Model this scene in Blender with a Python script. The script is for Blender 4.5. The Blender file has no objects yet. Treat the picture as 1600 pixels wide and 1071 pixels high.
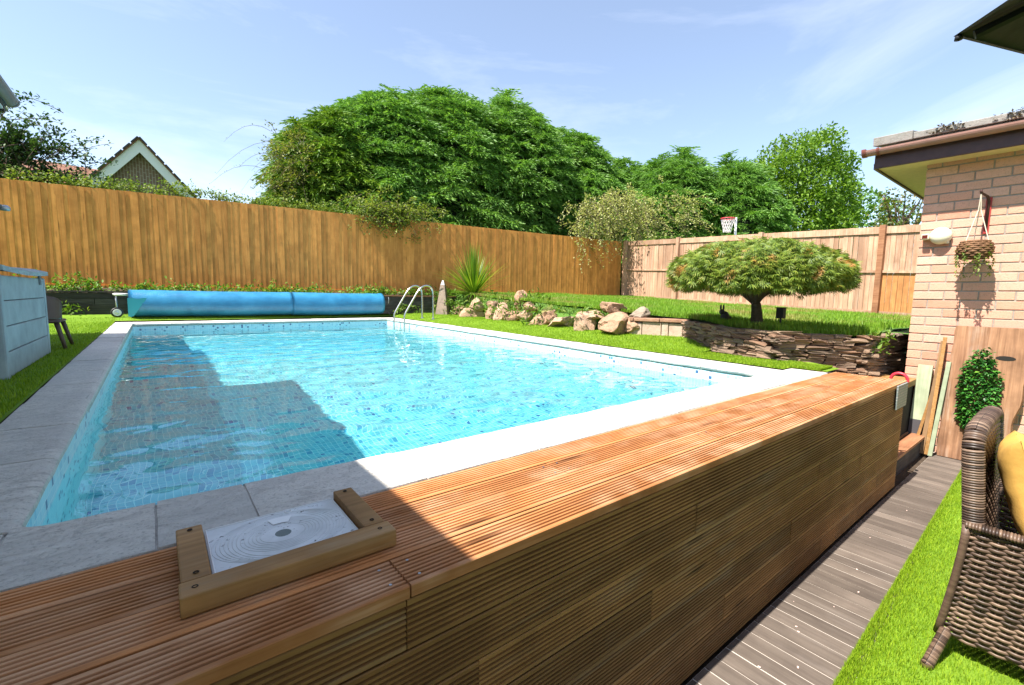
import bpy, bmesh, math, random
import numpy as np
from mathutils import Matrix, Vector, Euler, noise
random.seed(7); RNG = np.random.default_rng(11)
S = bpy.context.scene
COL = S.collection
PI = math.pi
# ------------------------------------------------------------------ camera
f, p, a, r = 708.0, .1042, .6678, .0167
fw = Vector((math.sin(a)*math.cos(p), math.cos(a)*math.cos(p), -math.sin(p))); rt = Vector((math.cos(a), -math.sin(a), 0)); up = rt.cross(fw)
rt, up = rt*math.cos(r)+up*math.sin(r), up*math.cos(r)-rt*math.sin(r)
cam = bpy.data.cameras.new('camera'); cam_o = bpy.data.objects.new('camera', cam); COL.objects.link(cam_o)
cam.sensor_width = 36; cam.lens = f/1600*36; cam.clip_start = .02; cam.clip_end = 2000
CM = Matrix((rt, up, -fw)).transposed().to_4x4(); CM.translation = Vector((0, 0, .64)); cam_o.matrix_world = CM
S.camera = cam_o
# ------------------------------------------------------------------ sky, sun, exposure
SUN = Vector((-.534, .03, .845)).normalized()
w = bpy.data.worlds.new('World'); S.world = w; w.use_nodes = True
wn = w.node_tree; bg = wn.nodes['Background']
sky = wn.nodes.new('ShaderNodeTexSky'); sky.sky_type = 'NISHITA'; sky.sun_disc = False
sky.sun_elevation = math.asin(SUN.z); sky.sun_rotation = math.atan2(SUN.x, SUN.y)
sky.air_density = 1.0; sky.dust_density = .6; sky.ozone_density = 1.4
bg.inputs[1].default_value = .105
def world_clouds():
    L = wn.links.new
    tc = wn.nodes.new('ShaderNodeTexCoord')
    mp = wn.nodes.new('ShaderNodeMapping'); mp.inputs['Scale'].default_value = (1.2, 1.2, 4.5); mp.inputs['Rotation'].default_value = (.25, .3, .5)
    L(tc.outputs['Generated'], mp.inputs[0])
    n1 = wn.nodes.new('ShaderNodeTexNoise'); n1.inputs['Scale'].default_value = 1.3; n1.inputs['Detail'].default_value = 7; n1.inputs['Roughness'].default_value = .62; n1.inputs['Distortion'].default_value = .7
    L(mp.outputs[0], n1.inputs['Vector'])
    rp = wn.nodes.new('ShaderNodeValToRGB'); rp.color_ramp.elements[0].position = .48; rp.color_ramp.elements[1].position = .95
    rp.color_ramp.elements[0].color = (.08, .08, .08, 1); rp.color_ramp.elements[1].color = (.42, .42, .42, 1)
    L(n1.outputs[0], rp.inputs[0])
    mx = wn.nodes.new('ShaderNodeMix'); mx.data_type = 'RGBA'
    mx.inputs[7].default_value = (7.7, 7.8, 8.3, 1)
    L(rp.outputs[0], mx.inputs[0]); L(sky.outputs[0], mx.inputs[6]); L(mx.outputs[2], bg.inputs[0])
world_clouds()
sl = bpy.data.lights.new('sun', 'SUN'); sl.energy = 5.0; sl.angle = math.radians(.5); sl.color = (1, .95, .86); sl.cycles.is_caustics_light = True
sun_o = bpy.data.objects.new('sun', sl); COL.objects.link(sun_o); sun_o.rotation_euler = SUN.to_track_quat('Z', 'Y').to_euler()
S.view_settings.view_transform = 'Standard'; S.view_settings.look = 'None'; S.view_settings.exposure = 1.3; S.view_settings.gamma = 1; S.view_settings.use_curve_mapping = False
S.cycles.use_denoising = True; S.cycles.max_bounces = 10; S.cycles.transparent_max_bounces = 12; S.cycles.sample_clamp_indirect = 8

# ------------------------------------------------------------------ node helpers
def new_mat(name):
    m = bpy.data.materials.new(name); m.use_nodes = True
    return m, m.node_tree, m.node_tree.nodes['Principled BSDF']
def nd(nt, typ, ins=None, **attrs):
    n = nt.nodes.new('ShaderNode'+typ)
    for k, v in attrs.items(): setattr(n, k, v)
    for k, v in (ins or {}).items():
        s = n.inputs[k]
        if isinstance(v, bpy.types.NodeSocket): nt.links.new(v, s)
        else: s.default_value = v
    return n
def c4(c): return (*c, 1) if len(c) == 3 else c
def ramp(nt, fac, stops, interp='LINEAR'):
    n = nt.nodes.new('ShaderNodeValToRGB'); cr = n.color_ramp; cr.interpolation = interp
    while len(cr.elements) < len(stops): cr.elements.new(.5)
    for e, (q, c) in zip(cr.elements, stops): e.position = q; e.color = c4(c) if isinstance(c, tuple) else (c, c, c, 1)
    nt.links.new(fac, n.inputs[0]); return n.outputs[0]
def mix(nt, fac, ca, cb, mode='MIX'):
    n = nt.nodes.new('ShaderNodeMix'); n.data_type = 'RGBA'; n.blend_type = mode
    for i, v in ((0, fac), (6, ca), (7, cb)):
        if isinstance(v, bpy.types.NodeSocket): nt.links.new(v, n.inputs[i])
        else: n.inputs[i].default_value = c4(v) if isinstance(v, tuple) else v
    return n.outputs[2]
def math_(nt, op, x, y=None):
    n = nt.nodes.new('ShaderNodeMath'); n.operation = op
    for i, v in ((0, x), (1, y)):
        if v is None: continue
        if isinstance(v, bpy.types.NodeSocket): nt.links.new(v, n.inputs[i])
        else: n.inputs[i].default_value = v
    return n.outputs[0]
def bump(nt, h, strength=.3, dist=.01):
    return nd(nt, 'Bump', {'Height': h, 'Strength': strength, 'Distance': dist}).outputs[0]
def coords(nt, scale=(1, 1, 1), kind='Object', rnd=True):
    tc = nd(nt, 'TexCoord'); v = tc.outputs[kind]
    if rnd:
        oi = nd(nt, 'ObjectInfo'); s = nd(nt, 'VectorMath', {0: (37.1, 53.7, 91.3)}, operation='SCALE'); nt.links.new(oi.outputs['Random'], s.inputs['Scale'])
        v = nd(nt, 'VectorMath', {0: v, 1: s.outputs[0]}, operation='ADD').outputs[0]
    return nd(nt, 'Mapping', {'Vector': v, 'Scale': scale}).outputs[0]
def noise_(nt, vec, scale, detail=5, rough=.6, dist=0):
    return nd(nt, 'TexNoise', {'Vector': vec, 'Scale': scale, 'Detail': detail, 'Roughness': rough, 'Distortion': dist}).outputs[0]

def wood(name, dark, light, grain=(3, 60, 60), rough=.65, knots=.5, wear=None, rnd_amt=.35, wear_amt=.5, bump_s=.25, wear_rng=(.5, .7), knot_sc=(1.2, 9, 9)):
    m, nt, b = new_mat(name)
    v = coords(nt, grain); big = coords(nt, (1.3, 1.3, 1.3))
    g = noise_(nt, v, 1.0, 6, .65, .4)
    col = ramp(nt, g, [(.28, dark), (.62, light)])
    oi = nd(nt, 'ObjectInfo').outputs['Random']
    hv = ramp(nt, oi, [(0, 1-rnd_amt), (1, 1+rnd_amt*.4)])
    col = mix(nt, 1.0, col, hv, 'MULTIPLY')
    blot = noise_(nt, big, 2.2, 4, .6)
    col = mix(nt, ramp(nt, blot, [(.35, .55), (.62, 0.)]), col, tuple(x*.55 for x in dark))
    if wear:
        wv = noise_(nt, coords(nt, tuple(x*.4 for x in grain)), 1.0, 5, .7)
        wb = noise_(nt, big, 3.0, 3, .6)
        mk = math_(nt, 'MULTIPLY', ramp(nt, wv, [(wear_rng[0], 0.), (wear_rng[1], wear_amt)]), ramp(nt, wb, [(.4, 0.), (.6, 1.)]))
        col = mix(nt, mk, col, wear)
    if knots:
        vo = nd(nt, 'TexVoronoi', {'Vector': coords(nt, knot_sc), 'Scale': 1.0, 'Randomness': 1.0}).outputs['Distance']
        col = mix(nt, ramp(nt, vo, [(.04, knots), (.13, 0.)]), col, tuple(x*.25 for x in dark))
    nt.links.new(col, b.inputs['Base Color']); b.inputs['Roughness'].default_value = rough; b.inputs['Specular IOR Level'].default_value = .25
    nt.links.new(bump(nt, g, bump_s, .003), b.inputs['Normal'])
    return m
def plain(name, c, rough=.6, metal=0, var=.0, sc=8, spec=.4, bmp=0, c2=None, coord='Object'):
    m, nt, b = new_mat(name); b.inputs['Roughness'].default_value = rough; b.inputs['Metallic'].default_value = metal; b.inputs['Specular IOR Level'].default_value = spec
    b.inputs['Base Color'].default_value = c4(c)
    if var or bmp:
        n = noise_(nt, coords(nt, (1, 1, 1), coord), sc, 6, .65)
        c2 = c2 or tuple(x*(1-var) for x in c)
        nt.links.new(ramp(nt, n, [(.32, c2), (.66, c)]), b.inputs['Base Color'])
        if bmp: nt.links.new(bump(nt, n, bmp, .01), b.inputs['Normal'])
    return m
def leafy(name, stops, trans=.35, nsc=.6, amt=.35, rough=.5, clump=None, clump_sc=1.3, clump_rng=(.55, .68)):
    """foliage: colour by leaf (random per island) plus soft clumps; diffuse + translucent"""
    m, nt, b = new_mat(name)
    g = nd(nt, 'NewGeometry'); pos = g.outputs['Position']
    n = noise_(nt, pos, nsc, 3, .6)
    k = math_(nt, 'ADD', math_(nt, 'MULTIPLY', g.outputs['Random Per Island'], 1-amt), math_(nt, 'MULTIPLY', n, amt))
    col = ramp(nt, k, stops)
    if clump:
        n2 = noise_(nt, pos, clump_sc, 3, .6)
        col = mix(nt, ramp(nt, n2, [(clump_rng[0], 0.), (clump_rng[1], .8)]), col, clump)
    nt.links.new(col, b.inputs['Base Color']); b.inputs['Roughness'].default_value = rough; b.inputs['Specular IOR Level'].default_value = .3
    tr = nd(nt, 'BsdfTranslucent', {'Color': mix(nt, 1.0, col, (1.15, 1.2, .6), 'MULTIPLY')})
    ms = nd(nt, 'MixShader', {0: trans, 1: b.outputs[0], 2: tr.outputs[0]})
    nt.links.new(ms.outputs[0], nt.nodes['Material Output'].inputs[0])
    return m

# ------------------------------------------------------------------ mesh helpers
class G:
    def __init__(s): s.v = []; s.f = []
    def add(s, vs, fs):
        k = len(s.v); s.v += [tuple(q) for q in vs]; s.f += [tuple(i+k for i in q) for q in fs]; return s
    def box(s, lo, hi, rot=None, piv=None):
        x0, y0, z0 = lo; x1, y1, z1 = hi
        vs = [Vector(q) for q in ((x0, y0, z0), (x1, y0, z0), (x1, y1, z0), (x0, y1, z0), (x0, y0, z1), (x1, y0, z1), (x1, y1, z1), (x0, y1, z1))]
        if rot is not None:
            pv = Vector(piv) if piv else (Vector(lo)+Vector(hi))/2; vs = [pv+rot@(q-pv) for q in vs]
        return s.add(vs, [(0, 3, 2, 1), (4, 5, 6, 7), (0, 1, 5, 4), (1, 2, 6, 5), (2, 3, 7, 6), (3, 0, 4, 7)])
    def bbox(s, lo, hi, bev=.006, rot=None, piv=None):
        bm = bmesh.new(); bmesh.ops.create_cube(bm, size=1)
        lo = Vector(lo); hi = Vector(hi); c = (lo+hi)/2; d = hi-lo
        for q in bm.verts: q.co = Vector((q.co.x*d.x, q.co.y*d.y, q.co.z*d.z))
        bmesh.ops.bevel(bm, geom=bm.edges[:], offset=bev, segments=2, profile=.6, affect='EDGES')
        bm.verts.index_update(); R = rot or Matrix.Identity(3); pv = Vector(piv) if piv else c
        s.add([pv+R@(q.co+c-pv) for q in bm.verts], [[q.index for q in fc.verts] for fc in bm.faces]); bm.free(); return s
    def tube(s, pts, rad, n=8, caps=True, flat=1.0, upv=None):
        pts = [Vector(q) for q in pts]; m = len(pts); rads = rad if isinstance(rad, (list, tuple)) else [rad]*m
        vs = []; prev = None
        for i, q in enumerate(pts):
            t = (pts[min(i+1, m-1)]-pts[max(i-1, 0)]).normalized()
            if upv is not None: u = (Vector(upv)-t*t.dot(Vector(upv))).normalized()
            elif prev is None:
                ref = Vector((0, 0, 1)) if abs(t.z) < .9 else Vector((1, 0, 0)); u = (ref-t*t.dot(ref)).normalized()
            else: u = (prev-t*t.dot(prev)).normalized()
            prev = u; wv = t.cross(u)
            for j in range(n):
                an = 2*PI*j/n; vs.append(q+u*math.cos(an)*rads[i]+wv*math.sin(an)*rads[i]*flat)
        fs = []
        for i in range(m-1):
            for j in range(n): fs.append((i*n+j, i*n+(j+1) % n, (i+1)*n+(j+1) % n, (i+1)*n+j))
        if caps: fs += [tuple(range(n-1, -1, -1)), tuple(range((m-1)*n, m*n))]
        return s.add(vs, fs)
    def prism(s, prof, o, ax, ay, az, L):
        """extrude 2D profile (in ax, ay) along az by L from o"""
        o, ax, ay, az = Vector(o), Vector(ax), Vector(ay), Vector(az); n = len(prof)
        vs = [o+ax*q[0]+ay*q[1] for q in prof]+[o+ax*q[0]+ay*q[1]+az*L for q in prof]
        fs = [(i, (i+1) % n, n+(i+1) % n, n+i) for i in range(n)]+[tuple(range(n-1, -1, -1)), tuple(range(n, 2*n))]
        return s.add(vs, fs)
    def lathe(s, prof, o, n=20):
        o = Vector(o); vs = []; m = len(prof)
        for (rr, z) in prof:
            for j in range(n): vs.append(o+Vector((rr*math.cos(2*PI*j/n), rr*math.sin(2*PI*j/n), z)))
        fs = [(i*n+j, i*n+(j+1) % n, (i+1)*n+(j+1) % n, (i+1)*n+j) for i in range(m-1) for j in range(n)]
        return s.add(vs, fs)
    def mesh(s, name, mat, smooth=False):
        me = bpy.data.meshes.new(name); me.from_pydata(s.v, [], s.f); me.materials.append(mat)
        if smooth: me.shade_smooth()
        return me
    def build(s, name, mat, parent=None, smooth=False):
        return link(name, s.mesh(name, mat, smooth), parent)
def link(name, data, parent=None):
    o = bpy.data.objects.new(name, data); COL.objects.link(o)
    if parent is not None: o.parent = parent
    return o
def place(o, loc=(0, 0, 0), rot=(0, 0, 0), sc=None):
    o.location = loc; o.rotation_euler = rot
    if sc: o.scale = sc
    return o
def empty(name, loc=(0, 0, 0)):
    o = bpy.data.objects.new(name, None); COL.objects.link(o); o.empty_display_size = .1; o.location = loc; return o
def tag(o, label=None, cat=None, group=None, kind=None):
    for k, v in (('label', label), ('category', cat), ('group', group), ('kind', kind)):
        if v: o[k] = v
    return o
def np_mesh(name, V, F, mats, midx=None, smooth=False):
    me = bpy.data.meshes.new(name); V = np.ascontiguousarray(V, dtype=np.float32); F = np.ascontiguousarray(F, dtype=np.int32)
    me.vertices.add(len(V)); me.vertices.foreach_set('co', V.ravel())
    me.loops.add(F.size); me.loops.foreach_set('vertex_index', F.ravel())
    me.polygons.add(len(F)); me.polygons.foreach_set('loop_start', np.arange(0, F.size, F.shape[1], dtype=np.int32))
    if midx is not None: me.polygons.foreach_set('material_index', np.ascontiguousarray(midx, dtype=np.int32))
    for m in (mats if isinstance(mats, (list, tuple)) else [mats]): me.materials.append(m)
    me.update(calc_edges=True)
    if smooth: me.shade_smooth()
    return me
def nrm(A): return A/np.maximum(np.linalg.norm(A, axis=-1, keepdims=True), 1e-9)
def frames(X, roll=None, upv=(0, 0, 1)):
    """rotation matrices whose first column is X; third column near upv, turned by roll about X"""
    X = nrm(np.asarray(X, float)); U = np.broadcast_to(np.asarray(upv, float), X.shape)
    Yv = np.cross(U, X); bad = np.linalg.norm(Yv, axis=1) < 1e-3; Yv[bad] = np.cross(np.array([1., 0, 0]), X[bad]); Yv = nrm(Yv); Zv = np.cross(X, Yv)
    if roll is not None:
        c, s_ = np.cos(roll)[:, None], np.sin(roll)[:, None]; Yv, Zv = Yv*c+Zv*s_, Zv*c-Yv*s_
    return np.stack([X, Yv, Zv], axis=2)
def scatter(tv, tf, P, Rm, Sc):
    tv = np.asarray(tv, float); tf = np.asarray(tf); n, k = len(P), len(tv)
    V = np.einsum('nij,kj->nki', Rm, tv)*np.asarray(Sc).reshape(n, 1, 1)+np.asarray(P)[:, None, :]
    F = tf[None]+(np.arange(n)*k)[:, None, None]
    return V.reshape(-1, 3), F.reshape(-1, tf.shape[1])
def join(parts):
    V = []; F = []; k = 0
    for v, fc in parts: V.append(v); F.append(fc+k); k += len(v)
    return np.concatenate(V), np.concatenate(F)
def rdir(n): return nrm(RNG.normal(size=(n, 3)))
# leaf templates (triangles), along +X
def t_leaf(wd=.5, fold=.12):   # diamond leaf
    return np.array([(0, 0, 0), (.45, wd/2, fold), (1, 0, -.05), (.45, -wd/2, fold)]), np.array([(0, 2, 1), (0, 3, 2)])
def t_frond(n=5, droop=.5):    # conifer spray: drooping rib with side leaflets
    v = []; fc = []
    rib = lambda t: np.array((t*(1-.12*t), 0, .12*t-droop*t*t))
    for i in range(n):
        t = (i+.3)/n; q = rib(t); wl = .34*(1-t*.75); 
        for s_ in (-1, 1):
            k = len(v); v += [q+np.array((-.05, 0, .0)), q+np.array((.07, 0, 0)), q+np.array((.20*(1-.3*t)+.06, s_*wl, -.10-.12*t))]; fc.append((k, k+1, k+2) if s_ > 0 else (k+1, k, k+2))
    k = len(v); v += [rib(.75)+np.array((0, .05, 0)), rib(.75)-np.array((0, .05, 0)), rib(1.08)]; fc.append((k, k+1, k+2))
    return np.array(v), np.array(fc)
def t_maple(n=5):              # dissected leaf: narrow hanging fingers
    v = []; fc = []
    for i in range(n):
        an = (i-(n-1)/2)*.42; L = 1-.09*abs(i-(n-1)/2); d = np.array((math.cos(an)*L, math.sin(an)*L, -.16*abs(an))); q = np.array((-math.sin(an), math.cos(an), 0))*.062
        k = len(v); v += [np.zeros(3), d*.5+q+np.array((0, 0, .03)), d, d*.5-q+np.array((0, 0, .03))]; fc += [(k, k+2, k+1), (k, k+3, k+2)]
    return np.array(v), np.array(fc)
def sstep(x, lo, hi): t = np.clip((x-lo)/(hi-lo), 0, 1); return t*t*(3-2*t)

# ------------------------------------------------------------------ materials
M = {}
M['clad'] = wood('cladding_timber_shaded', (.20, .092, .028), (.35, .175, .058), (1.6, 45, 45), .6, .8, (.42, .33, .2), .35, .4, .3)  # browner than the deck, and darkened further: the front's shade is in this colour
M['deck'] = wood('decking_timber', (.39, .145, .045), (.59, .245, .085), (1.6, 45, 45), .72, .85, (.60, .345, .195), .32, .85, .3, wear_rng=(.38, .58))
M['frame'] = wood('frame_timber', (.24, .12, .035), (.40, .21, .075), (2.5, 50, 50), .6, .5, (.45, .35, .22), .2, .3)
M['fence'] = wood('fence_board', (.60, .225, .045), (.78, .335, .085), (45, 45, 1.6), .8, .6, None, .2, .4, .03, knot_sc=(9, 9, 1.1))
M['fence_old'] = wood('weathered_fence', (.40, .21, .125), (.60, .375, .255), (45, 45, 1.6), .8, .4, (.56, .46, .36), .3, .6, .3, knot_sc=(9, 9, 1.1))
M['fence_or'] = wood('orange_fence', (.46, .18, .06), (.62, .30, .11), (45, 45, 1.6), .75, .4, None, .25, .4, .3, knot_sc=(9, 9, 1.1))
M['compo'] = wood('composite_board', (.105, .082, .068), (.165, .132, .108), (40, 1.5, 40), .75, 0, (.22, .185, .16), .35, .4, .12)
M['step'] = wood('step_timber', (.24, .10, .05), (.40, .19, .10), (2, 40, 40), .6, .4, None, .3)
M['sleeper'] = wood('dark_sleeper', (.035, .032, .03), (.10, .09, .08), (2, 40, 40), .85, .3, (.16, .15, .13), .4, .4, .5)
M['slab'] = wood('live_edge_slab', (.13, .058, .03), (.40, .215, .12), (26, 26, 1.1), .8, .7, (.50, .40, .32), .05, .8, 1.0, knot_sc=(4, 4, 1.6))
M['plank'] = wood('pale_plank', (.31, .35, .22), (.46, .50, .34), (40, 40, 2), .75, .2, None, .3)
def m_coping():
    m, nt, b = new_mat('coping_stone'); v = coords(nt, (1, 1, 1), 'Object')
    n = noise_(nt, nd(nt, 'Mapping', {'Vector': v, 'Scale': (1, 2.2, 1), 'Rotation': (0, 0, .5)}).outputs[0], 9, 8, .72, 1.2); n2 = noise_(nt, v, 85, 4, .7); n3 = noise_(nt, v, 2.2, 3, .5)
    col = ramp(nt, n, [(.3, (.58, .54, .475)), (.6, (.72, .675, .60))])
    col = mix(nt, ramp(nt, n2, [(.33, .85), (.47, 0.)]), col, (.34, .31, .275)); col = mix(nt, ramp(nt, n, [(.38, .55), (.46, 0.)]), col, (.44, .41, .37))
    col = mix(nt, ramp(nt, n3, [(.35, .5), (.6, 0.)]), col, (.50, .475, .44))
    oi = nd(nt, 'ObjectInfo').outputs['Random']; col = mix(nt, 1., col, ramp(nt, oi, [(0, .88), (1, 1.08)]), 'MULTIPLY')
    nt.links.new(col, b.inputs['Base Color']); b.inputs['Roughness'].default_value = .85
    h = math_(nt, 'ADD', n, math_(nt, 'MULTIPLY', n2, .3)); nt.links.new(bump(nt, h, .9, .016), b.inputs['Normal']); return m
M['coping'] = m_coping()
M['algae'] = plain('stained_render', (.38, .42, .33), .9, 0, .5, 14, bmp=.3)
M['joint'] = plain('joint_sand', (.56, .52, .46), .95, 0, .4, 30, bmp=.3)
M['mortar'] = plain('mortar', (.36, .31, .26), .95, 0, .3, 40, bmp=.3)
def m_tile(name, ax, floor):
    m, nt, b = new_mat(name); cell = .036
    g = nd(nt, 'NewGeometry'); sp = nd(nt, 'SeparateXYZ', {0: g.outputs['Position']})
    u = math_(nt, 'MULTIPLY', sp.outputs[ax[0]], 1/cell); v = math_(nt, 'MULTIPLY', sp.outputs[ax[1]], 1/cell)
    fu, fv = math_(nt, 'FRACT', u), math_(nt, 'FRACT', v)
    cb = nd(nt, 'CombineXYZ', {0: math_(nt, 'FLOOR', u), 1: math_(nt, 'FLOOR', v), 2: 3.})
    wn_ = nd(nt, 'TexWhiteNoise', {'Vector': cb.outputs[0]}, noise_dimensions='3D').outputs['Value']
    if floor: st = [(0, (.20, .56, .63)), (.45, (.155, .505, .60)), (.74, (.11, .425, .55)), (.90, (.07, .31, .48)), (.985, (.045, .16, .37))]; gr = (.60, .78, .79)
    else: st = [(0, (.52, .76, .80)), (.45, (.46, .71, .77)), (.82, (.32, .60, .70)), (.925, (.10, .22, .34)), (.97, (.05, .12, .25))]; gr = (.78, .86, .86)
    col = ramp(nt, wn_, st, 'CONSTANT')
    wd = .10
    e1 = math_(nt, 'MAXIMUM', math_(nt, 'LESS_THAN', fu, wd), math_(nt, 'LESS_THAN', fv, wd))
    col = mix(nt, e1, col, gr)
    nt.links.new(col, b.inputs['Base Color']); b.inputs['Roughness'].default_value = .3; return m
M['tile_f'] = m_tile('mosaic_floor', (0, 1), True); M['tile_x'] = m_tile('mosaic_side', (1, 2), False); M['tile_y'] = m_tile('mosaic_end', (0, 2), False)
def m_water():
    m, nt, b = new_mat('water'); b.inputs['Transmission Weight'].default_value = 1; b.inputs['Roughness'].default_value = 0; b.inputs['IOR'].default_value = 1.333; b.inputs['Base Color'].default_value = (.56, .94, .97, 1); return m
M['water'] = m_water()
def m_turf(name, c1, c2, sc=160):
    m, nt, b = new_mat(name); v = coords(nt, (1, 1, 1), 'Object', False)
    n = noise_(nt, v, sc, 3, .7); n2 = noise_(nt, v, 1.4, 4, .6); n3 = noise_(nt, v, 9, 3, .6)
    col = ramp(nt, n, [(.34, c1), (.62, c2)])
    col = mix(nt, ramp(nt, n2, [(.35, .4), (.65, 0.)]), col, tuple(x*.6 for x in c1))
    col = mix(nt, ramp(nt, n3, [(.5, 0.), (.7, .3)]), col, tuple(x*1.2 for x in c2))
    nt.links.new(col, b.inputs['Base Color']); b.inputs['Roughness'].default_value = .75; b.inputs['Specular IOR Level'].default_value = .15
    nt.links.new(bump(nt, n, .8, .012), b.inputs['Normal']); return m
M['turf'] = m_turf('artificial_turf', (.11, .215, .014), (.225, .36, .03))
M['turf_b'] = leafy('turf_blade', [(0, (.26, .17, .035)), (.08, (.10, .19, .008)), (.5, (.20, .34, .010)), (1, (.38, .48, .035))], .25, 5, .3)
M['lawn_b'] = leafy('lawn_blade', [(0, (.085, .18, .014)), (.5, (.18, .335, .024)), (1, (.32, .46, .055))], .35, .9, .4, clump=(.36, .27, .10), clump_sc=.8, clump_rng=(.50, .66))
def m_lawn():
    m, nt, b = new_mat('lawn'); v = coords(nt, (1, 1, 1), 'Object', False)
    n = noise_(nt, v, 40, 5, .7); n2 = noise_(nt, v, .8, 3, .6); n3 = noise_(nt, v, 3, 4, .6)
    col = ramp(nt, n, [(.3, (.04, .11, .012)), (.65, (.12, .25, .025))])
    col = mix(nt, ramp(nt, n2, [(.60, 0.), (.70, .8)]), col, (.36, .25, .11))
    col = mix(nt, ramp(nt, n3, [(.3, .5), (.45, 0.)]), col, (.07, .06, .03))
    nt.links.new(col, b.inputs['Base Color']); b.inputs['Roughness'].default_value = .9; nt.links.new(bump(nt, n, .8, .03), b.inputs['Normal']); return m
M['lawn'] = m_lawn()
M['soil'] = plain('soil', (.075, .05, .032), .95, 0, .5, 12, bmp=.6)
M['dark'] = plain('dark_void', (.02, .017, .014), .95)
M['steel'] = plain('stainless_steel', (.62, .60, .56), .22, 1.0)
M['galv'] = plain('galvanised', (.45, .45, .45), .45, .9)
M['black'] = plain('black_plastic', (.02, .02, .02), .5)
M['white'] = plain('white_plastic', (.70, .70, .68), .45)
def m_brick():
    m, nt, b = new_mat('buff_brick'); v = coords(nt, (1, 1, 1), 'Object'); n = noise_(nt, v, 14, 6, .7); n2 = noise_(nt, v, 90, 4, .7)
    oi = nd(nt, 'ObjectInfo').outputs['Random']
    base = ramp(nt, oi, [(0, (.50, .21, .135)), (.2, (.61, .30, .20)), (.6, (.66, .36, .265)), (.85, (.58, .29, .205)), (1, (.70, .41, .31))])
    col = mix(nt, ramp(nt, n, [(.35, .5), (.6, 0.)]), base, (.50, .31, .22))
    col = mix(nt, ramp(nt, n2, [(.32, .5), (.48, 0.)]), col, (.28, .17, .12))
    nt.links.new(col, b.inputs['Base Color']); b.inputs['Roughness'].default_value = .88; nt.links.new(bump(nt, math_(nt, 'ADD', n, n2), .45, .006), b.inputs['Normal']); return m
M['brick'] = m_brick()
def m_brick_far(name, c1, c2):
    m, nt, b = new_mat(name); tc = nd(nt, 'TexCoord'); mp = nd(nt, 'Mapping', {'Vector': tc.outputs['Object'], 'Rotation': (PI/2, 0, PI/2)})
    br = nd(nt, 'TexBrick', {'Vector': mp.outputs[0], 'Color1': c4(c1), 'Color2': c4(c2), 'Mortar': (.35, .3, .25, 1), 'Scale': 1., 'Brick Width': .245, 'Row Height': .0886, 'Mortar Size': .008})
    nt.links.new(br.outputs[0], b.inputs['Base Color']); b.inputs['Roughness'].default_value = .9; return m
M['brick_far'] = m_brick_far('distant_brick', (.50, .29, .2), (.42, .25, .17)); M['brick_dk'] = m_brick_far('brown_brick', (.20, .13, .09), (.16, .10, .07))
def m_stone(name, cols, sc=5, spot=(.2, .17, .14), bs=.6):
    m, nt, b = new_mat(name); v = coords(nt, (1, 1, 1), 'Object'); n = noise_(nt, v, sc, 8, .7, .5); n2 = noise_(nt, v, sc*9, 4, .7)
    oi = nd(nt, 'ObjectInfo').outputs['Random']
    base = ramp(nt, oi, [(i/(len(cols)-1), c) for i, c in enumerate(cols)])
    col = mix(nt, ramp(nt, n, [(.35, .6), (.58, 0.)]), base, spot)
    col = mix(nt, ramp(nt, n2, [(.5, 0.), (.7, .35)]), col, tuple(min(1, x*1.35) for x in cols[-1]))
    nt.links.new(col, b.inputs['Base Color']); b.inputs['Roughness'].default_value = .9
    nt.links.new(bump(nt, math_(nt, 'ADD', n, math_(nt, 'MULTIPLY', n2, .4)), bs, .03), b.inputs['Normal']); return m
M['rock'] = m_stone('pink_sandstone', [(.39, .23, .14), (.46, .285, .18), (.52, .35, .235), (.42, .245, .145)], 7, (.24, .125, .08), 1.0)
M['rock_dk'] = m_stone('weathered_rock', [(.28, .22, .16), (.33, .26, .19)], 6, (.12, .10, .08))
M['dry'] = m_stone('drystone', [(.18, .11, .07), (.31, .165, .095), (.25, .17, .115), (.38, .25, .16), (.31, .20, .13), (.22, .17, .13)], 12, (.085, .055, .038))
M['block'] = m_stone('dressed_block', [(.46, .33, .25), (.52, .40, .32)], 10, (.34, .23, .17), .4)
M['capst'] = m_stone('red_cap', [(.34, .18, .11), (.38, .21, .13)], 12, (.22, .11, .07))
M['bark'] = plain('bark', (.095, .068, .045), .95, 0, .55, 22, bmp=.8)
M['twig'] = plain('twig', (.12, .085, .05), .9, 0, .4, 30)

# ------------------------------------------------------------------ terrain levels
def lawn_z(x, y): return .28+.04*(y-1.4)+.012*math.sin(x*2.1+y)*math.cos(y*1.7)
def turf_z(x, y):
    z = 0.006
    if y > 2.72: z += .085*float(sstep(np.array(x), 4.75, 5.7))
    return z+.115*float(sstep(np.array(y), 11.2, 12.3))

# ================================================================== SETTING
def patch(name, pts_fn, nx, ny, mat, smooth=True):
    vs = []; fs = []
    for j in range(ny+1):
        for i in range(nx+1): vs.append(pts_fn(i/nx, j/ny))
    for j in range(ny):
        for i in range(nx): k = j*(nx+1)+i; fs.append((k, k+1, k+nx+2, k+nx+1))
    g = G(); g.add(vs, fs); return g
# far ground: one sheet to the horizon, lying below the garden terraces
gd = G(); gd.add([(-900, -900, -2.4), (900, -900, -2.4), (900, 900, -2.4), (-900, 900, -2.4)], [(0, 1, 2, 3)])
tag(gd.build('ground', M['lawn']), kind='structure')
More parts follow.
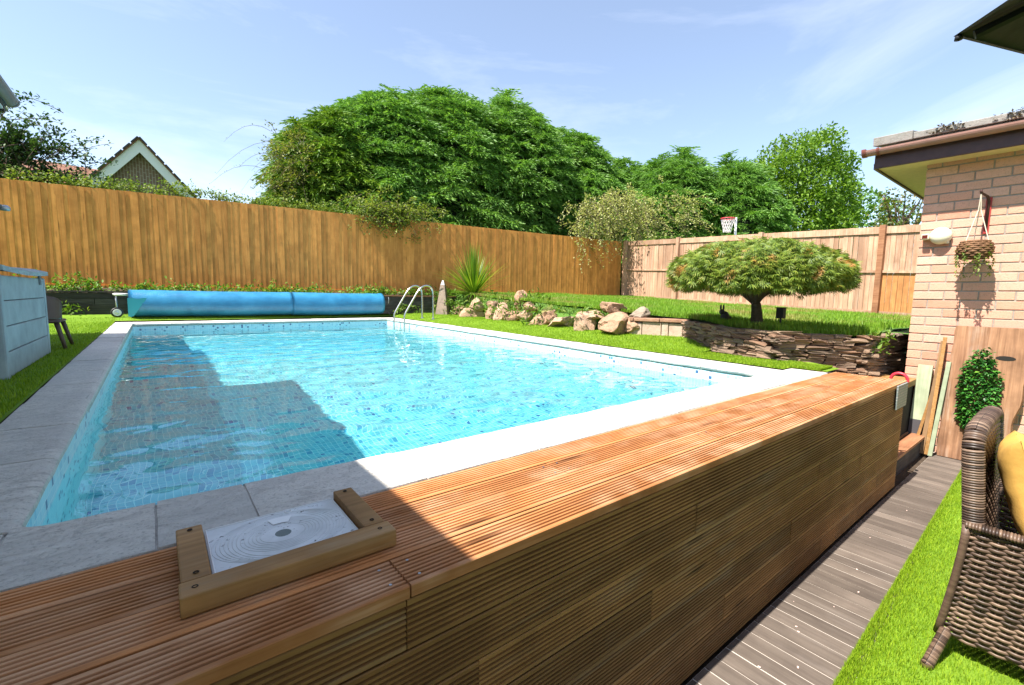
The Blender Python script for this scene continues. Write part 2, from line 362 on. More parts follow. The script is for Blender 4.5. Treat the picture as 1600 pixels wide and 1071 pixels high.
# neighbouring land behind the fences, at lawn level
def far_land():
    g = G()
    g.add([(-60, 20.6, .55), (13.9, 11.25, .55), (90, 2, .35), (90, 90, .6), (-60, 90, .6)], [(0, 1, 2, 3, 4)])
    g.add([(13.9, 11.25, .55), (12.2, -2, .1), (90, -2, .1), (90, 2, .35)], [(0, 1, 2, 3)])
    g.add([(-60, 20.6, .55), (-60, 20.6, -2.4), (13.9, 11.25, -2.4), (13.9, 11.25, .55)], [(0, 1, 2, 3)])
    return tag(g.build('terrain', M['lawn']), kind='structure')
far_land()
# pool quad and copings
NL, NR, FR, FL = Vector((-.335, 1.70, 0)), Vector((4.18, 1.69, 0)), Vector((4.62, 10.95, 0)), Vector((-.36, 11.0, 0))
DEPTH = -1.35
def rounded_loop(rad, n=5):
    cs = [NL, NR, FR, FL]; out = []
    for i, c in enumerate(cs):
        a_ = (cs[i-1]-c).normalized(); b_ = (cs[(i+1) % 4]-c).normalized()
        for k in range(n+1):
            t = k/n; p0, p1, p2 = c+a_*rad, c, c+b_*rad
            out.append(p0*(1-t)**2+p1*2*t*(1-t)+p2*t*t)
    return out
LOOP = rounded_loop(.10)
def build_pool():
    L = LOOP; n = len(L); me = bpy.data.meshes.new('swimming_pool')
    vs = [(q.x, q.y, -.035) for q in L]+[(q.x, q.y, DEPTH) for q in L]
    fs = [(i, n+i, n+(i+1) % n, (i+1) % n) for i in range(n)]+[tuple(range(n, 2*n))]
    me.from_pydata(vs, [], fs)
    for m in (M['tile_f'], M['tile_x'], M['tile_y']): me.materials.append(m)
    for i, pl in enumerate(me.polygons): pl.material_index = 0 if i == n else (1 if abs(pl.normal.x) > abs(pl.normal.y) else 2)
    o = link('swimming_pool', me); o.cycles.is_caustics_receiver = True
    return tag(o, kind='structure')
POOL = build_pool()
def build_water():
    nx, ny = 190, 380; X = np.linspace(0, 1, nx+1); Yv = np.linspace(0, 1, ny+1); V = []
    for t in Yv:
        A = NL.lerp(FL, t); B = NR.lerp(FR, t)
        for s_ in X:
            q = A.lerp(B, s_)
            h = .0060*noise.noise((q.x*1.5+.4*q.y, q.y*2.6, 1.3))+.0040*noise.noise((q.x*3.4, q.y*5.2, 7.1))+.0016*noise.noise((q.x*7, q.y*11, 3.1))
            V.append((q.x, q.y, -.155+h))
    F = [(j*(nx+1)+i, j*(nx+1)+i+1, (j+1)*(nx+1)+i+1, (j+1)*(nx+1)+i) for j in range(ny) for i in range(nx)]
    o = link('water', np_mesh('water', np.array(V), np.array(F), M['water'], smooth=True)); o.cycles.is_caustics_caster = True
    return tag(o, kind='structure')
build_water()
def coping_slab(c0, c1, c2, c3, z1=.0, th=.045, lip=.022, parent=POOL, wav=.004, jit=.003):
    """slab with inner edge c0-c1 (rounded nose over the water) and outer edge c3-c2"""
    c0, c1, c2, c3 = [Vector(q) for q in (c0, c1, c2, c3)]; inn = ((c0-c3)+(c1-c2)).normalized()
    nu, prof = 6, [(0, -th), (0, -.008), (.006, 0), (.25, .0015), (.5, 0), (.75, -.001), (.93, 0), (1, -.004), (1.03, -.014), (1.035, -.028), (1.02, -th), (.9, -th-.004)]
    vs = []; n = len(prof); sd = random.random()*50
    for k in range(nu+1):
        t = k/nu; o_ = c3.lerp(c2, t); i_ = c0.lerp(c1, t)
        for (q, z) in prof:
            pt = o_.lerp(i_, min(q, 1.0)); 
            if q > 1: pt = pt+inn*(q-1)*.6
            e = wav*noise.noise((pt.x*6+sd, pt.y*6, sd)); vs.append((pt.x+jit*noise.noise((pt.x*9, pt.y*9, 5)), pt.y+jit*noise.noise((pt.x*9, pt.y*9, 8)), z1+z+e))
    fs = [(k*n+j, k*n+(j+1) % n, (k+1)*n+(j+1) % n, (k+1)*n+j) for k in range(nu) for j in range(n)]+[tuple(range(n)), tuple(range((nu+1)*n-1, nu*n-1, -1))]
    bm = bmesh.new(); bv = [bm.verts.new(q) for q in vs]
    for fc in fs: bm.faces.new([bv[i] for i in fc])
    bmesh.ops.recalc_face_normals(bm, faces=bm.faces[:]); me = bpy.data.meshes.new('coping_stone'); bm.to_mesh(me); bm.free(); me.materials.append(M['coping'])
    me.shade_smooth(); me.set_sharp_from_angle(angle=math.radians(40))
    return link('coping_stone', me, parent)
def coping_run(i0, i1, o0, o1, cuts, gap=.006):
    i0, i1, o0, o1 = [Vector(q) for q in (i0, i1, o0, o1)]
    for t0, t1 in zip(cuts[:-1], cuts[1:]):
        L = (i1-i0).length; g = gap/L/2
        z = random.uniform(-.0025, .0025)
        coping_slab(i0.lerp(i1, t0+g), i0.lerp(i1, t1-g), o0.lerp(o1, t1-g), o0.lerp(o1, t0+g), z)
def cuts(n, j=.0): return [0]+[(i+random.uniform(-j, j))/n for i in range(1, n)]+[1]
ny0 = 1.372
coping_run((-.335, 1.70, 0), (4.18, 1.69, 0), (-.335, ny0, 0), (4.18, ny0+.015, 0), [0, .068, .119, .234, .35, .465, .58, .70, .815, .91, 1])
coping_run((-.36, 11.0, 0), (-.335, 1.70, 0), (-.61, 11.0, 0), (-.595, 1.70, 0), cuts(15, .1))
coping_run((4.18, 1.69, 0), (4.62, 10.95, 0), (4.50, 1.69, 0), (4.93, 10.95, 0), cuts(15, .1))
coping_run((4.62, 10.95, 0), (-.36, 11.0, 0), (4.62, 11.42, 0), (-.36, 11.47, 0), cuts(9, .1))
def corner_slab(x0, y0, x1, y1):
    g = G(); g.bbox((min(x0, x1), min(y0, y1), -.045), (max(x0, x1), max(y0, y1), -.001), .006); o = g.build('coping_stone', M['coping'], POOL, True); o.data.set_sharp_from_angle(angle=.7)
corner_slab(-.60, ny0, -.339, 1.696); corner_slab(-.95, ny0, -.604, 1.80); corner_slab(-1.62, ny0, -.954, 1.80); corner_slab(4.184, ny0+.012, 4.50, 1.686); corner_slab(4.624, 10.955, 4.94, 11.42); corner_slab(-.61, 11.004, -.364, 11.47)
corner_slab(4.504, ny0+.012, 4.68, 1.686)
# corner fillets (rounded liner corner carried by the coping)
gm = G()
for i0, c in ((0, NL), (6, NR), (12, FR), (18, FL)):
    pts = [LOOP[i0+k] for k in range(6)]
    gm.add([(c.x, c.y, -.004)]+[(q.x, q.y, -.004) for q in pts]+[(c.x, c.y, -.04)]+[(q.x, q.y, -.04) for q in pts],
           [(0, k+2, k+1) for k in range(5)]+[(k+1, k+2, k+9, k+8) for k in range(5)])
gm.build('coping_fillet', M['coping'], POOL)
# mortar bed under the copings and stained render band above the waterline
gm = G(); n = len(LOOP); cen = Vector((2, 6.3, 0))
bed = [(NL, (-.95, 1.372), ), ]
def bed_strip(x0, y0, x1, y1): gm.box((x0, y0, -.09), (x1, y1, -.006))
bed_strip(-.59, ny0+.005, -.34, 11.46); bed_strip(-.339, ny0+.005, 4.5, 1.685); bed_strip(-.339, 11.01, 4.62, 11.41)
gm.add([(4.19, 1.69, -.006), (4.49, 1.69, -.006), (4.92, 10.95, -.006), (4.63, 10.95, -.006), (4.19, 1.69, -.09), (4.49, 1.69, -.09), (4.92, 10.95, -.09), (4.63, 10.95, -.09)], [(0, 1, 2, 3), (0, 3, 7, 4), (1, 5, 6, 2)])
gm.build('mortar_bed', M['joint'], POOL)
gs = G()
for i in range(n):
    q0, q1 = LOOP[i], LOOP[(i+1) % n]; d0 = (cen-q0).normalized()*.003; d1 = (cen-q1).normalized()*.003; d0.z = d1.z = 0
    gs.add([(q0.x+d0.x, q0.y+d0.y, -.036), (q1.x+d1.x, q1.y+d1.y, -.036), (q1.x+d1.x, q1.y+d1.y, -.062), (q0.x+d0.x, q0.y+d0.y, -.062)], [(0, 1, 2, 3)])
gs.build('stained_band', M['algae'], POOL)
# artificial turf sheets round the pool (z by turf_z), with a cut edge
def turf_sheet(x0f, x1f, y0, y1, nx, ny):
    def fn(s_, t):
        y = y0+(y1-y0)*t; xa, xb = x0f(y), x1f(y); x = xa+(xb-xa)*s_; return (x, y, turf_z(x, y))
    return patch('t', fn, nx, ny, M['turf'])
gt = turf_sheet(lambda y: -5., lambda y: -.5955-.0016*(y-1.7), 1.81, 13.3, 4, 30)
g2 = turf_sheet(lambda y: -.62, lambda y: 4.97, 11.475, 13.0, 8, 14); gt.add(g2.v, g2.f)
edge_r = lambda y: 4.505+.0465*(y-1.69)+.005
g3 = turf_sheet(edge_r, lambda y: 6.9, 2.725, 13.0, 30, 44); gt.add(g3.v, g3.f)
g4 = turf_sheet(edge_r, lambda y: 5.25, 1.69, 2.72, 6, 8); gt.add(g4.v, g4.f)
gt.add([(4.69, 1.40, .006), (5.02, 1.40, .006), (5.25, 1.69, .006), (4.69, 1.69, .006)], [(0, 1, 2, 3)])
gt.add([(4.7, 2.722, .0), (6.9, 2.722, .0), (6.9, 2.722, .09), (5.7, 2.722, .09), (5.2, 2.722, .045), (4.8, 2.722, .007)], [(0, 1, 2, 3, 4, 5)])
turf_o = tag(gt.build('turf', M['turf'], smooth=False), kind='structure')
# base under the terrace so that the turf is carried, split round the pool shell
gb = G()
gb.box((-5, 1.38, -2.38), (-.62, 13.3, -.1)); gb.box((4.98, 1.7, -2.38), (6.9, 13.0, -.1)); gb.box((-.62, 11.48, -2.38), (4.98, 13.0, -.1))
tag(gb.build('terrace_base', M['soil']), kind='structure')
# upper lawn behind rocks and stone wall
RK = [(6.9, 12.1), (6.55, 10.6), (6.35, 9.2), (6.15, 7.9), (6.05, 6.6), (5.85, 5.6), (5.75, 4.6), (5.85, 3.6), (5.80, 3.38), (5.2, 2.62), (5.10, 1.98), (5.9, 1.46), (6.9, 1.40)]
def rk_x(y):
    pts = sorted(RK, key=lambda q: q[1]); ys = [q[1] for q in pts]; xs = [q[0] for q in pts]; return float(np.interp(y, ys, xs))
def lawn_fn(s_, t):
    y = 1.46+(12.5-1.46)*t; xa = rk_x(y)+.02+.18*float(sstep(np.array(y), 4.2, 4.6)); xb = 13.75-(11.0-y)*.137 if y < 11.1 else 13.7
    yf = 13.0+(-2-(xa+(xb-xa)*s_))*.1266+.12
    x = xa+(xb-xa)*s_; y2 = min(y, yf); return (x, y2, lawn_z(x, y2)+.02*noise.noise((x*1.5, y*1.5, 0)))
tag(patch('l', lawn_fn, 40, 60, M['lawn']).build('lawn', M['lawn'], smooth=True), kind='structure')
# strip of lawn further right, beyond the brick corner
tag(G().add([(6.9, 1.46, .27), (6.9, -.2, .2), (12.5, -.2, .2), (12.6, 1.46, .27)], [(0, 1, 2, 3)]).build('side_lawn', M['lawn']), kind='structure')
# planting bed between the dark sleeper wall and the fence
tag(G().add([(-5, 12.95, .54), (6.95, 11.45, .54), (7.0, 12.1, .70), (-5, 13.45, .70)], [(0, 1, 2, 3)]).build('planting_bed', M['soil']), kind='structure')
# lower patio: subfloor, boards, turf
tag(G().box((-2, -6, -2.38), (6.3, 1.36, -.935)).box((6.3, -6, -2.38), (12.5, 1.36, -.95)).build('patio_base', M['soil']), kind='structure')
def lower_deck():
    root = tag(G().box((1.0, .27, -.934), (6.28, .862, -.9032)).build('lower_deck', plain('lit_groove_base', (.50, .44, .39), .8)), kind='structure')  # pale groove base under the gaps; sunlit edge lines put into its colour
    me = G().bbox((-.0424, -.30, -.022), (.0424, .30, 0), .0015).mesh('deck_board', M['compo'])
    x = 1.05
    while x < 6.25:
        place(link('deck_board', me, root), (x, .56, -.9+random.uniform(-.001, .001)), (0, 0, random.uniform(-.002, .002))); x += .0915
lower_deck()
def low_edge(x): return .494+(x-2.075)*.0268
tag(G().add([(-1.5, low_edge(-1.5)-.09, -.892), (6.29, low_edge(6.29), -.892), (6.29, -5, -.892), (-1.5, -5, -.892)], [(0, 3, 2, 1)]).add([(-1.5, low_edge(-1.5)-.09, -.892), (6.29, low_edge(6.29), -.892), (6.29, low_edge(6.29), -.9), (-1.5, low_edge(-1.5)-.09, -.9)], [(0, 1, 2, 3)]).build('lower_turf', M['turf']), kind='structure')

# ================================================================== STRUCTURES AND OBJECTS
def settle(root, loc):
    loc = Vector(loc); root.location = loc
    for ch in root.children: ch.location = Vector(ch.location)-loc
    return root
def rib_profile(wd, th, n, dep=.0095, edge=.010):
    top = [(0, -.002), (.0025, 0)]; pitch = (wd-2*edge)/n; gw = pitch*.42
    for i in range(n):
        u = edge+pitch*(i+.5); top += [(u-gw/2-.001, 0), (u-gw/2+.0012, -dep), (u+gw/2-.0012, -dep), (u+gw/2+.001, 0)]
    top += [(wd-.0025, 0), (wd, -.002)]
    return [(0, -th), (wd, -th)]+top[::-1]
PROF = rib_profile(.119, .028, 7)
# ---- raised decked platform along the pool's near edge
PX0, PX1 = -1.6, 4.80
def platform():
    root = tag(empty('timber_platform'), 'ribbed reddish timber platform edging the near side of the pool', 'platform')
    G().box((PX0, .905, -.94), (PX1-.03, 1.366, -.032)).build('core', M['dark'], root)
    sm = G().lathe([(.0001, .0006), (.0036, .0006), (.0036, 0)], (0, 0, 0), 8).mesh('screw', M['galv'])
    rows = [[.412, 3.05], [-.35, 2.02], [1.15, 3.95], [-.75, 2.55]]
    for k in range(4):
        y = .868+k*.1255; xs = [PX0]+rows[k]+[PX1]
        for xa, xb in zip(xs[:-1], xs[1:]):
            o = G().prism(PROF, (0, 0, 0), (0, 1, 0), (0, 0, 1), (1, 0, 0), xb-xa-.004).build('deck_board', M['deck'], root)
            place(o, (xa+.002, y, random.uniform(-.0012, .0012)), (0, random.uniform(-.0004, .0004), random.uniform(-.0006, .0006)))
            for sx in (xa+.035, xb-.035):
                for sy in (.028, .093): place(link('screw', sm, root), (sx, y+sy, .0008))
    joints = [[.405, 3.3], [1.62, 4.1], [.60, 2.95], [1.35, 3.75], [.2, 2.6], [1.9, 4.2], [.9, 3.1]]
    for k in range(7):
        z0 = -.0325-(k+1)*.1235; xs = [PX0]+joints[k]+[PX1-.004]
        for xa, xb in zip(xs[:-1], xs[1:]):
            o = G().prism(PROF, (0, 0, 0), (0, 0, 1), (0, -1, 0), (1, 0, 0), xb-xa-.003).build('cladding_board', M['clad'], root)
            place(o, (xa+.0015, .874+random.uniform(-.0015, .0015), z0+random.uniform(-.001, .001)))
    for k in range(7):  # return cladding on the end
        z0 = -.0325-(k+1)*.1235
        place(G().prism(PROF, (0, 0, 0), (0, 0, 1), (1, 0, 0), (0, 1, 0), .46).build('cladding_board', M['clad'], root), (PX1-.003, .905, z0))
    settle(root, (1.6, 1.1, -.9))
platform()
# ---- skimmer hatch
def skimmer():
    root = tag(empty('skimmer_surround'), 'brown timber three sided frame around the white skimmer lid', 'frame')
    tim = lambda lo, hi: G().bbox(lo, hi, .004).build('timber', M['frame'], root)
    tim((.012, 1.092, .004), (.066, 1.352, .046)); tim((.392, 1.092, .004), (.446, 1.352, .046)); tim((.008, 1.030, .004), (.452, 1.090, .047))
    sm = G().lathe([(.0001, -.002), (.003, -.002), (.0045, .0008), (.006, 0)], (0, 0, 0), 10).mesh('screw_hole', M['dark'])
    for q in ((.04, 1.115), (.04, 1.33), (.42, 1.115), (.42, 1.33), (.035, 1.06), (.42, 1.06)): place(link('screw_hole', sm, root), (q[0], q[1], .0478))
    settle(root, (.22, 1.15, 0))
    lid = tag(empty('access_hatch'), 'square white ringed plastic lid set in the timber frame', 'hatch')
    m, nt, b = new_mat('grubby_white_plastic'); v = coords(nt, (1, 1, 1), 'Object', False)
    n1 = noise_(nt, nd(nt, 'Mapping', {'Vector': v, 'Scale': (1, 1.6, 1), 'Rotation': (0, 0, .5)}).outputs[0], 60, 3, .6); n2 = noise_(nt, v, 9, 3, .6)
    mk = math_(nt, 'MULTIPLY', ramp(nt, n1, [(.63, 0.), (.66, 1.)]), ramp(nt, n2, [(.47, 0.), (.56, 1.)]))
    col = mix(nt, mk, ramp(nt, n2, [(.35, (.50, .51, .50)), (.65, (.66, .67, .67))]), (.05, .045, .04)); nt.links.new(col, b.inputs['Base Color']); b.inputs['Roughness'].default_value = .4
    cx_, cy_ = .229, 1.2215
    G().bbox((.0685, 1.0925, .004), (.3895, 1.3505, .026), .003).build('plate', m, lid)
    g = G(); hx, hy = .156, .125
    for i in range(13):
        rr = .052+i*.0085; pts = []; ey = min(1.0, .116/rr)
        for k in range(65):
            an = 2*PI*k/64; pts.append((cx_+rr*math.cos(an), cy_+rr*ey*math.sin(an)*(.84 if rr < .1 else 1), .0262))
        g.tube(pts, .0008, 4, False)
    g.build('ring', m, lid)
    g = G(); rim = [(cx_-hx, cy_-hy), (cx_+hx, cy_-hy), (cx_+hx, cy_+hy), (cx_-hx, cy_+hy), (cx_-hx, cy_-hy)]
    g.tube([(q[0], q[1], .0265) for q in rim], .0022, 5); g.build('rim', M['white'], lid)
    G().lathe([(.0001, .0266), (.017, .0266), (.019, .0262)], (cx_, cy_, 0), 20).build('finger_hole', plain('grey_hole', (.12, .15, .14), .5), lid)
    gsx = G(); pts = []
    for k in range(7):
        an = 1.15+k*.11; pts.append((cx_+.055*math.cos(an), cy_+.055*math.sin(an), .0282)); pts.append((cx_+.09*math.cos(an), cy_+.09*math.sin(an), .0282))
    gsx.add(pts, [(2*k, 2*k+1, 2*k+3, 2*k+2) for k in range(6)]); gsx.build('sticker', plain('paper', (.78, .78, .76), .6), lid)
    G().lathe([(.006, .0265), (.008, .029), (.010, .0265)], (cx_+.035, cy_+.112, 0), 14).build('lock', M['white'], lid)
    settle(lid, (cx_, cy_, 0))
skimmer()
# ---- notice and red handled hook on the platform's end
def notice():
    m, nt, b = new_mat('slate_notice'); v = coords(nt, (1, 1, 1), 'Object', False)
    sp = nd(nt, 'SeparateXYZ', {0: v}); st = math_(nt, 'FRACT', math_(nt, 'MULTIPLY', sp.outputs[2], 45)); n1 = noise_(nt, v, 90, 2, .5)
    mk = math_(nt, 'MULTIPLY', math_(nt, 'LESS_THAN', st, .42), ramp(nt, n1, [(.48, 0.), (.52, .55)]))
    nt.links.new(mix(nt, mk, (.16, .19, .18), (.46, .42, .40)), b.inputs['Base Color']); b.inputs['Roughness'].default_value = .5
    o = G().bbox((-.15, -.006, -.095), (.15, .006, .095), .003).build('slate_notice', m); place(o, (4.635, .861, -.105))
    tag(o, 'small grey slate notice fixed to the end of the timber cladding', 'sign')
    root = tag(empty('rope_hook'), 'red plastic loop handle on grey bracket beyond the platform corner', 'hook')
    pts = [(4.86+.0, .93+.055*math.cos(t), -.01+.055*math.sin(t)) for t in np.linspace(-.5, PI+.5, 16)]
    G().tube(pts, .012, 8).build('handle', plain('red_plastic', (.55, .03, .05), .4), root, True)
    G().bbox((4.845, .89, -.20), (4.875, .97, -.04), .006).build('bracket', plain('grey_plastic', (.12, .13, .13), .5), root)
    settle(root, (4.86, .93, -.2))
notice()
# ---- far feather-edge fence
def far_fence():
    root = tag(empty('feather_edge_fence'), 'tall orange timber feather edge fence running behind the pool reel', 'fence')
    A = Vector((-4.2, 13.279, 0)); B = Vector((13.76, 11.005, 0)); u = (B-A).normalized(); L = (B-A).length; ang = math.atan2(u.y, u.x)
    h = 2.0; prof = [(-.066, -.009), (.066, -.0125), (.066, .0), (-.066, .0)]
    def bd():
        g = G(); g.add([(x, y, 0) for x, y in prof]+[(x, y, h) for x, y in prof], [(0, 1, 5, 4), (1, 2, 6, 5), (2, 3, 7, 6), (3, 0, 4, 7), (4, 5, 6, 7), (0, 3, 2, 1)]); return g.mesh('board', M['fence'])
    me = bd(); s_ = .06
    while s_ < L-.02:
        q = A+u*s_; o = link('board', me, root); sc = random.uniform(.996, 1.0)
        place(o, (q.x, q.y-random.uniform(0, .003), .69+random.uniform(-.003, .002)), (random.uniform(-.004, .004), random.uniform(-.003, .003), ang-.018+random.uniform(-.006, .006)), (1, 1, sc)); s_ += .1065+random.uniform(-.003, .003)
    for z in (1.0, 1.75, 2.45):
        q0, q1 = A+Vector((.0, .06, z)), B+Vector((0, .06, z)); n_ = Vector((-u.y, u.x, 0))*.03
        G().add([q0-n_, q1-n_, q1+n_, q0+n_, q0-n_+Vector((0, 0, .08)), q1-n_+Vector((0, 0, .08)), q1+n_+Vector((0, 0, .08)), q0+n_+Vector((0, 0, .08))], [(0, 1, 2, 3), (4, 7, 6, 5), (0, 4, 5, 1), (2, 6, 7, 3), (1, 5, 6, 2), (0, 3, 7, 4)]).build('rail', M['fence'], root)
    pm = G().box((-.05, -.05, 0), (.05, .05, 2.15)).mesh('post', M['fence'])
    for k in range(8):
        q = A+u*(L*k/7.0); place(link('post', pm, root), (q.x, q.y+.15, .5), (0, 0, ang))
    # narrow base board along the bottom
    q0, q1 = A, B; G().add([(q0.x, q0.y-.03, .60), (q1.x, q1.y-.03, .60), (q1.x, q1.y-.03, .705), (q0.x, q0.y-.03, .705), (q0.x, q0.y+.03, .60), (q1.x, q1.y+.03, .60), (q1.x, q1.y+.03, .705), (q0.x, q0.y+.03, .705)], [(0, 1, 2, 3), (3, 2, 6, 7), (4, 7, 6, 5)]).build('gravel_board', M['fence'], root)
    settle(root, (4.8, 12.2, .69))
far_fence()
# ---- older fence on the right
def right_fence():
    root = tag(empty('panel_fence'), 'weathered pinkish board fence with posts and rails behind the umbrella shaped tree', 'fence')
    P0 = Vector((13.80, 10.93, 0)); P1 = Vector((12.25, -.6, 0)); u = (P1-P0).normalized(); L = (P1-P0).length; ang = math.atan2(u.y, u.x)
    zt = lambda y: 2.69-(11-y)*.0505; zb = lambda y: .655-(11-y)*.040
    nv = Vector((u.y, -u.x, 0));  nv = nv if nv.x < 0 else -nv
    me = G().box((-.047, -.008, 0), (.047, .008, 1)).mesh('board', M['fence_old']); me2 = G().box((-.047, -.008, 0), (.047, .008, 1)).mesh('board', M['fence_or'])
    s_ = .05; posts = [.2, 2.55, 5.3, 8.05, 10.85]
    while s_ < L:
        q = P0+u*s_; last = s_ > 8.05
        z0, z1 = zb(q.y)+.05, zt(q.y)-.01+random.uniform(-.012, .012)
        zm = z0+(z1-z0)*.47
        if last:
            o = link('board', me2, root); place(o, (q.x, q.y, z0), (0, 0, ang), (1, 1, zm-z0)); o = link('board', me, root); place(o, (q.x, q.y, zm+.01), (0, 0, ang+random.uniform(-.03, .03)), (1, 1, z1-zm))
        else:
            o = link('board', me, root); place(o, (q.x, q.y, z0), (random.uniform(-.003, .003), random.uniform(-.004, .004), ang+random.uniform(-.03, .03)), (1, 1, z1-z0))
        s_ += .101
    def rail(sa, sb, fz, h, th, off, mat='fence_old'):
        q0, q1 = P0+u*sa+nv*off, P0+u*sb+nv*off; n_ = nv*th
        vs = []
        for q in (q0, q1):
            for dn, dz in ((0, 0), (1, 0), (1, h), (0, h)): vs.append(q+n_*dn+Vector((0, 0, fz(q.y)+dz)))
        G().add(vs, [(0, 1, 5, 4), (1, 2, 6, 5), (2, 3, 7, 6), (3, 0, 4, 7), (0, 3, 2, 1), (4, 5, 6, 7)]).build('rail', M[mat], root)
    for sa, sb in zip(posts[:-1], posts[1:]):
        rail(sa+.05, sb-.05, lambda y: zt(y)-.16, .15, .03, .01); rail(sa+.05, sb-.05, lambda y: zb(y)+(zt(y)-zb(y))*.48, .05, .035, .01); rail(sa+.05, sb-.05, lambda y: zb(y)+.0, .09, .02, .012)
    for s_ in posts:
        q = P0+u*s_+nv*.06; g = G().bbox((-.055, -.055, -.25), (.055, .055, zt(q.y)-zb(q.y)+.02), .006).build('post', M['step'] if s_ > 8 and s_ < 9 else M['fence_old'], root); place(g, (q.x, q.y, zb(q.y)), (0, 0, ang))
    settle(root, (13.1, 5.5, .45))
right_fence()
# ---- dark sleeper wall behind the reel
def sleeper_wall():
    root = tag(empty('sleeper_wall'), 'low dark timber sleeper wall behind the blue pool cover', 'retaining wall')
    A = Vector((-4.6, 12.66, 0)); B = Vector((6.85, 11.33, 0)); u = (B-A).normalized(); L = (B-A).length; ang = math.atan2(u.y, u.x)
    for k in range(4):
        z0 = .09+k*.115; xs = [0, L*(.22+.05*k), L*(.48+.03*k), L*(.76+.02*(k % 2)), L]
        for s0, s1 in zip(xs[:-1], xs[1:]):
            o = G().bbox((0, 0, 0), (s1-s0-.006, .11, .112), .006).build('sleeper', M['sleeper'], root); q = A+u*(s0+.003); place(o, (q.x, q.y+random.uniform(-.006, .006), z0), (0, 0, ang))
    for s0, s1, m in ((0, L*.55, M['sleeper']), (L*.55, L*.82, M['sleeper']), (L*.82, L, M['step'])):
        o = G().bbox((0, 0, 0), (s1-s0-.006, .15, .03), .004).build('cap_board', m, root); q = A+u*(s0+.003); place(o, (q.x, q.y-.02, .552), (0, 0, ang))
    settle(root, (1.1, 12.0, .09))
sleeper_wall()
# ---- reel with rolled blue cover
def reel():
    root = tag(empty('pool_cover_reel'), 'blue bubble cover rolled on a wheeled reel at the far end of pool', 'pool reel')
    ax = .012; y0, y1 = 11.86, 11.66; x0, x1 = -.40, 4.74; zc = .355
    def cover(xa, xb, rad, mat, seed):
        g = G(); nx, nn = 40, 30; vs = []
        for i in range(nx+1):
            t = i/nx; x = xa+(xb-xa)*t; y = y0+(y1-y0)*(x-x0)/(x1-x0)
            for j in range(nn):
                an = 2*PI*j/nn; e = 1+.035*noise.noise((x*1.1, an*1.2, seed))+.02*noise.noise((x*5, an*4, seed))+.03*abs(noise.noise((x*9, an*1.5, seed)))-.02*abs(noise.noise((x*2.5, an*5, seed)))
                sag = -.012*math.sin(PI*t); vs.append((x, y+rad*e*math.cos(an), zc+sag+rad*e*math.sin(an)*1.0))
        fs = [(i*nn+j, i*nn+(j+1) % nn, (i+1)*nn+(j+1) % nn, (i+1)*nn+j) for i in range(nx) for j in range(nn)]+[tuple(range(nn)), tuple(range(nx*nn, (nx+1)*nn))]
        g.add(vs, fs); return g.build('rolled_cover', mat, root, True)
    m, nt, b = new_mat('blue_bubble_cover'); v = coords(nt, (1, 1, 1), 'Object', False); n1 = noise_(nt, v, 3, 4, .6); vo = nd(nt, 'TexVoronoi', {'Vector': v, 'Scale': 75.}).outputs['Distance']
    nt.links.new(ramp(nt, n1, [(.3, (.015, .15, .30)), (.7, (.04, .25, .44))]), b.inputs['Base Color']); b.inputs['Roughness'].default_value = .33; nt.links.new(bump(nt, vo, .5, .006), b.inputs['Normal'])
    cover(x0, 2.55, .268, m, 1.); cover(2.552, x1, .272, m, 4.)
    # loose flap hanging at the left end
    g = G(); vs = []
    for i in range(9):
        for j in range(9):
            s_, t = i/8, j/8; an = -1.9-t*.9; vs.append((x0-.012+s_*.30*(1-t*.75), y0-.275-.01*t, zc+.10-t*.36+.01*math.sin(s_*9)))
    g.add(vs, [(i*9+j, (i+1)*9+j, (i+1)*9+j+1, i*9+j+1) for i in range(8) for j in range(8)])
    g.build('loose_flap', plain('turquoise_sheet', (.03, .30, .36), .35), root, True)
    g = G().tube([(x0-.22, y0, zc+.17), (x0+.03, y0, zc+.17)], .026, 10).tube([(x1-.02, y1, zc+.1), (x1+.18, y1, zc+.1)], .026, 10); g.build('axle', M['white'], root, True)
    for x, y in ((x0-.19, y0), (x1+.15, y1)):
        G().tube([(x, y, zc+.18), (x, y, .20)], .015, 8).build('leg', M['galv'], root, True)
        G().tube([(x-.05, y, zc+.17), (x+.05, y, zc+.17)], .018, 8).build('bracket', M['galv'], root, True)
    for yy in (0,):
        wh = G(); prof = [(.0001, -.02), (.05, -.022), (.085, -.024), (.098, -.012), (.098, .012), (.085, .024), (.05, .022), (.0001, .02)]
        gg = G().lathe(prof, (0, 0, 0), 22); o = gg.build('wheel', M['black'], root, True); place(o, (x0-.19, y0-.02, turf_z(-.6, 11.8)+.098), (PI/2, 0, .15))
        hub = G().lathe([(.0001, .026), (.03, .027), (.03, .022), (.05, .022), (.055, .027), (.066, .027), (.068, .02)], (0, 0, 0), 20).build('rim', M['white'], o, True)
        hub2 = G().lathe([(.0001, -.026), (.03, -.027), (.066, -.027), (.068, -.02)], (0, 0, 0), 20).build('rim', M['white'], o, True)
    # hand wheel at the right
    pts = [(x1+.16, y1+.13*math.cos(t), zc+.1+.13*math.sin(t)) for t in np.linspace(0, 2*PI, 25)]
    G().tube(pts, .012, 6, False).build('hand_wheel', M['galv'], root, True)
    G().tube([(x1+.15, y1, .2), (x1+.15, y1-.25, turf_z(4.8, 11.7)), (x1+.15, y1, .2), (x1+.15, y1+.25, turf_z(4.8, 11.9))], .013, 6).build('foot', M['galv'], root)
    G().tube([(x0-.19, y0, .2), (x0-.19, y0-.02, .16)], .013, 6).build('foot', M['galv'], root)
    settle(root, (2.1, 11.83, .09))
reel()
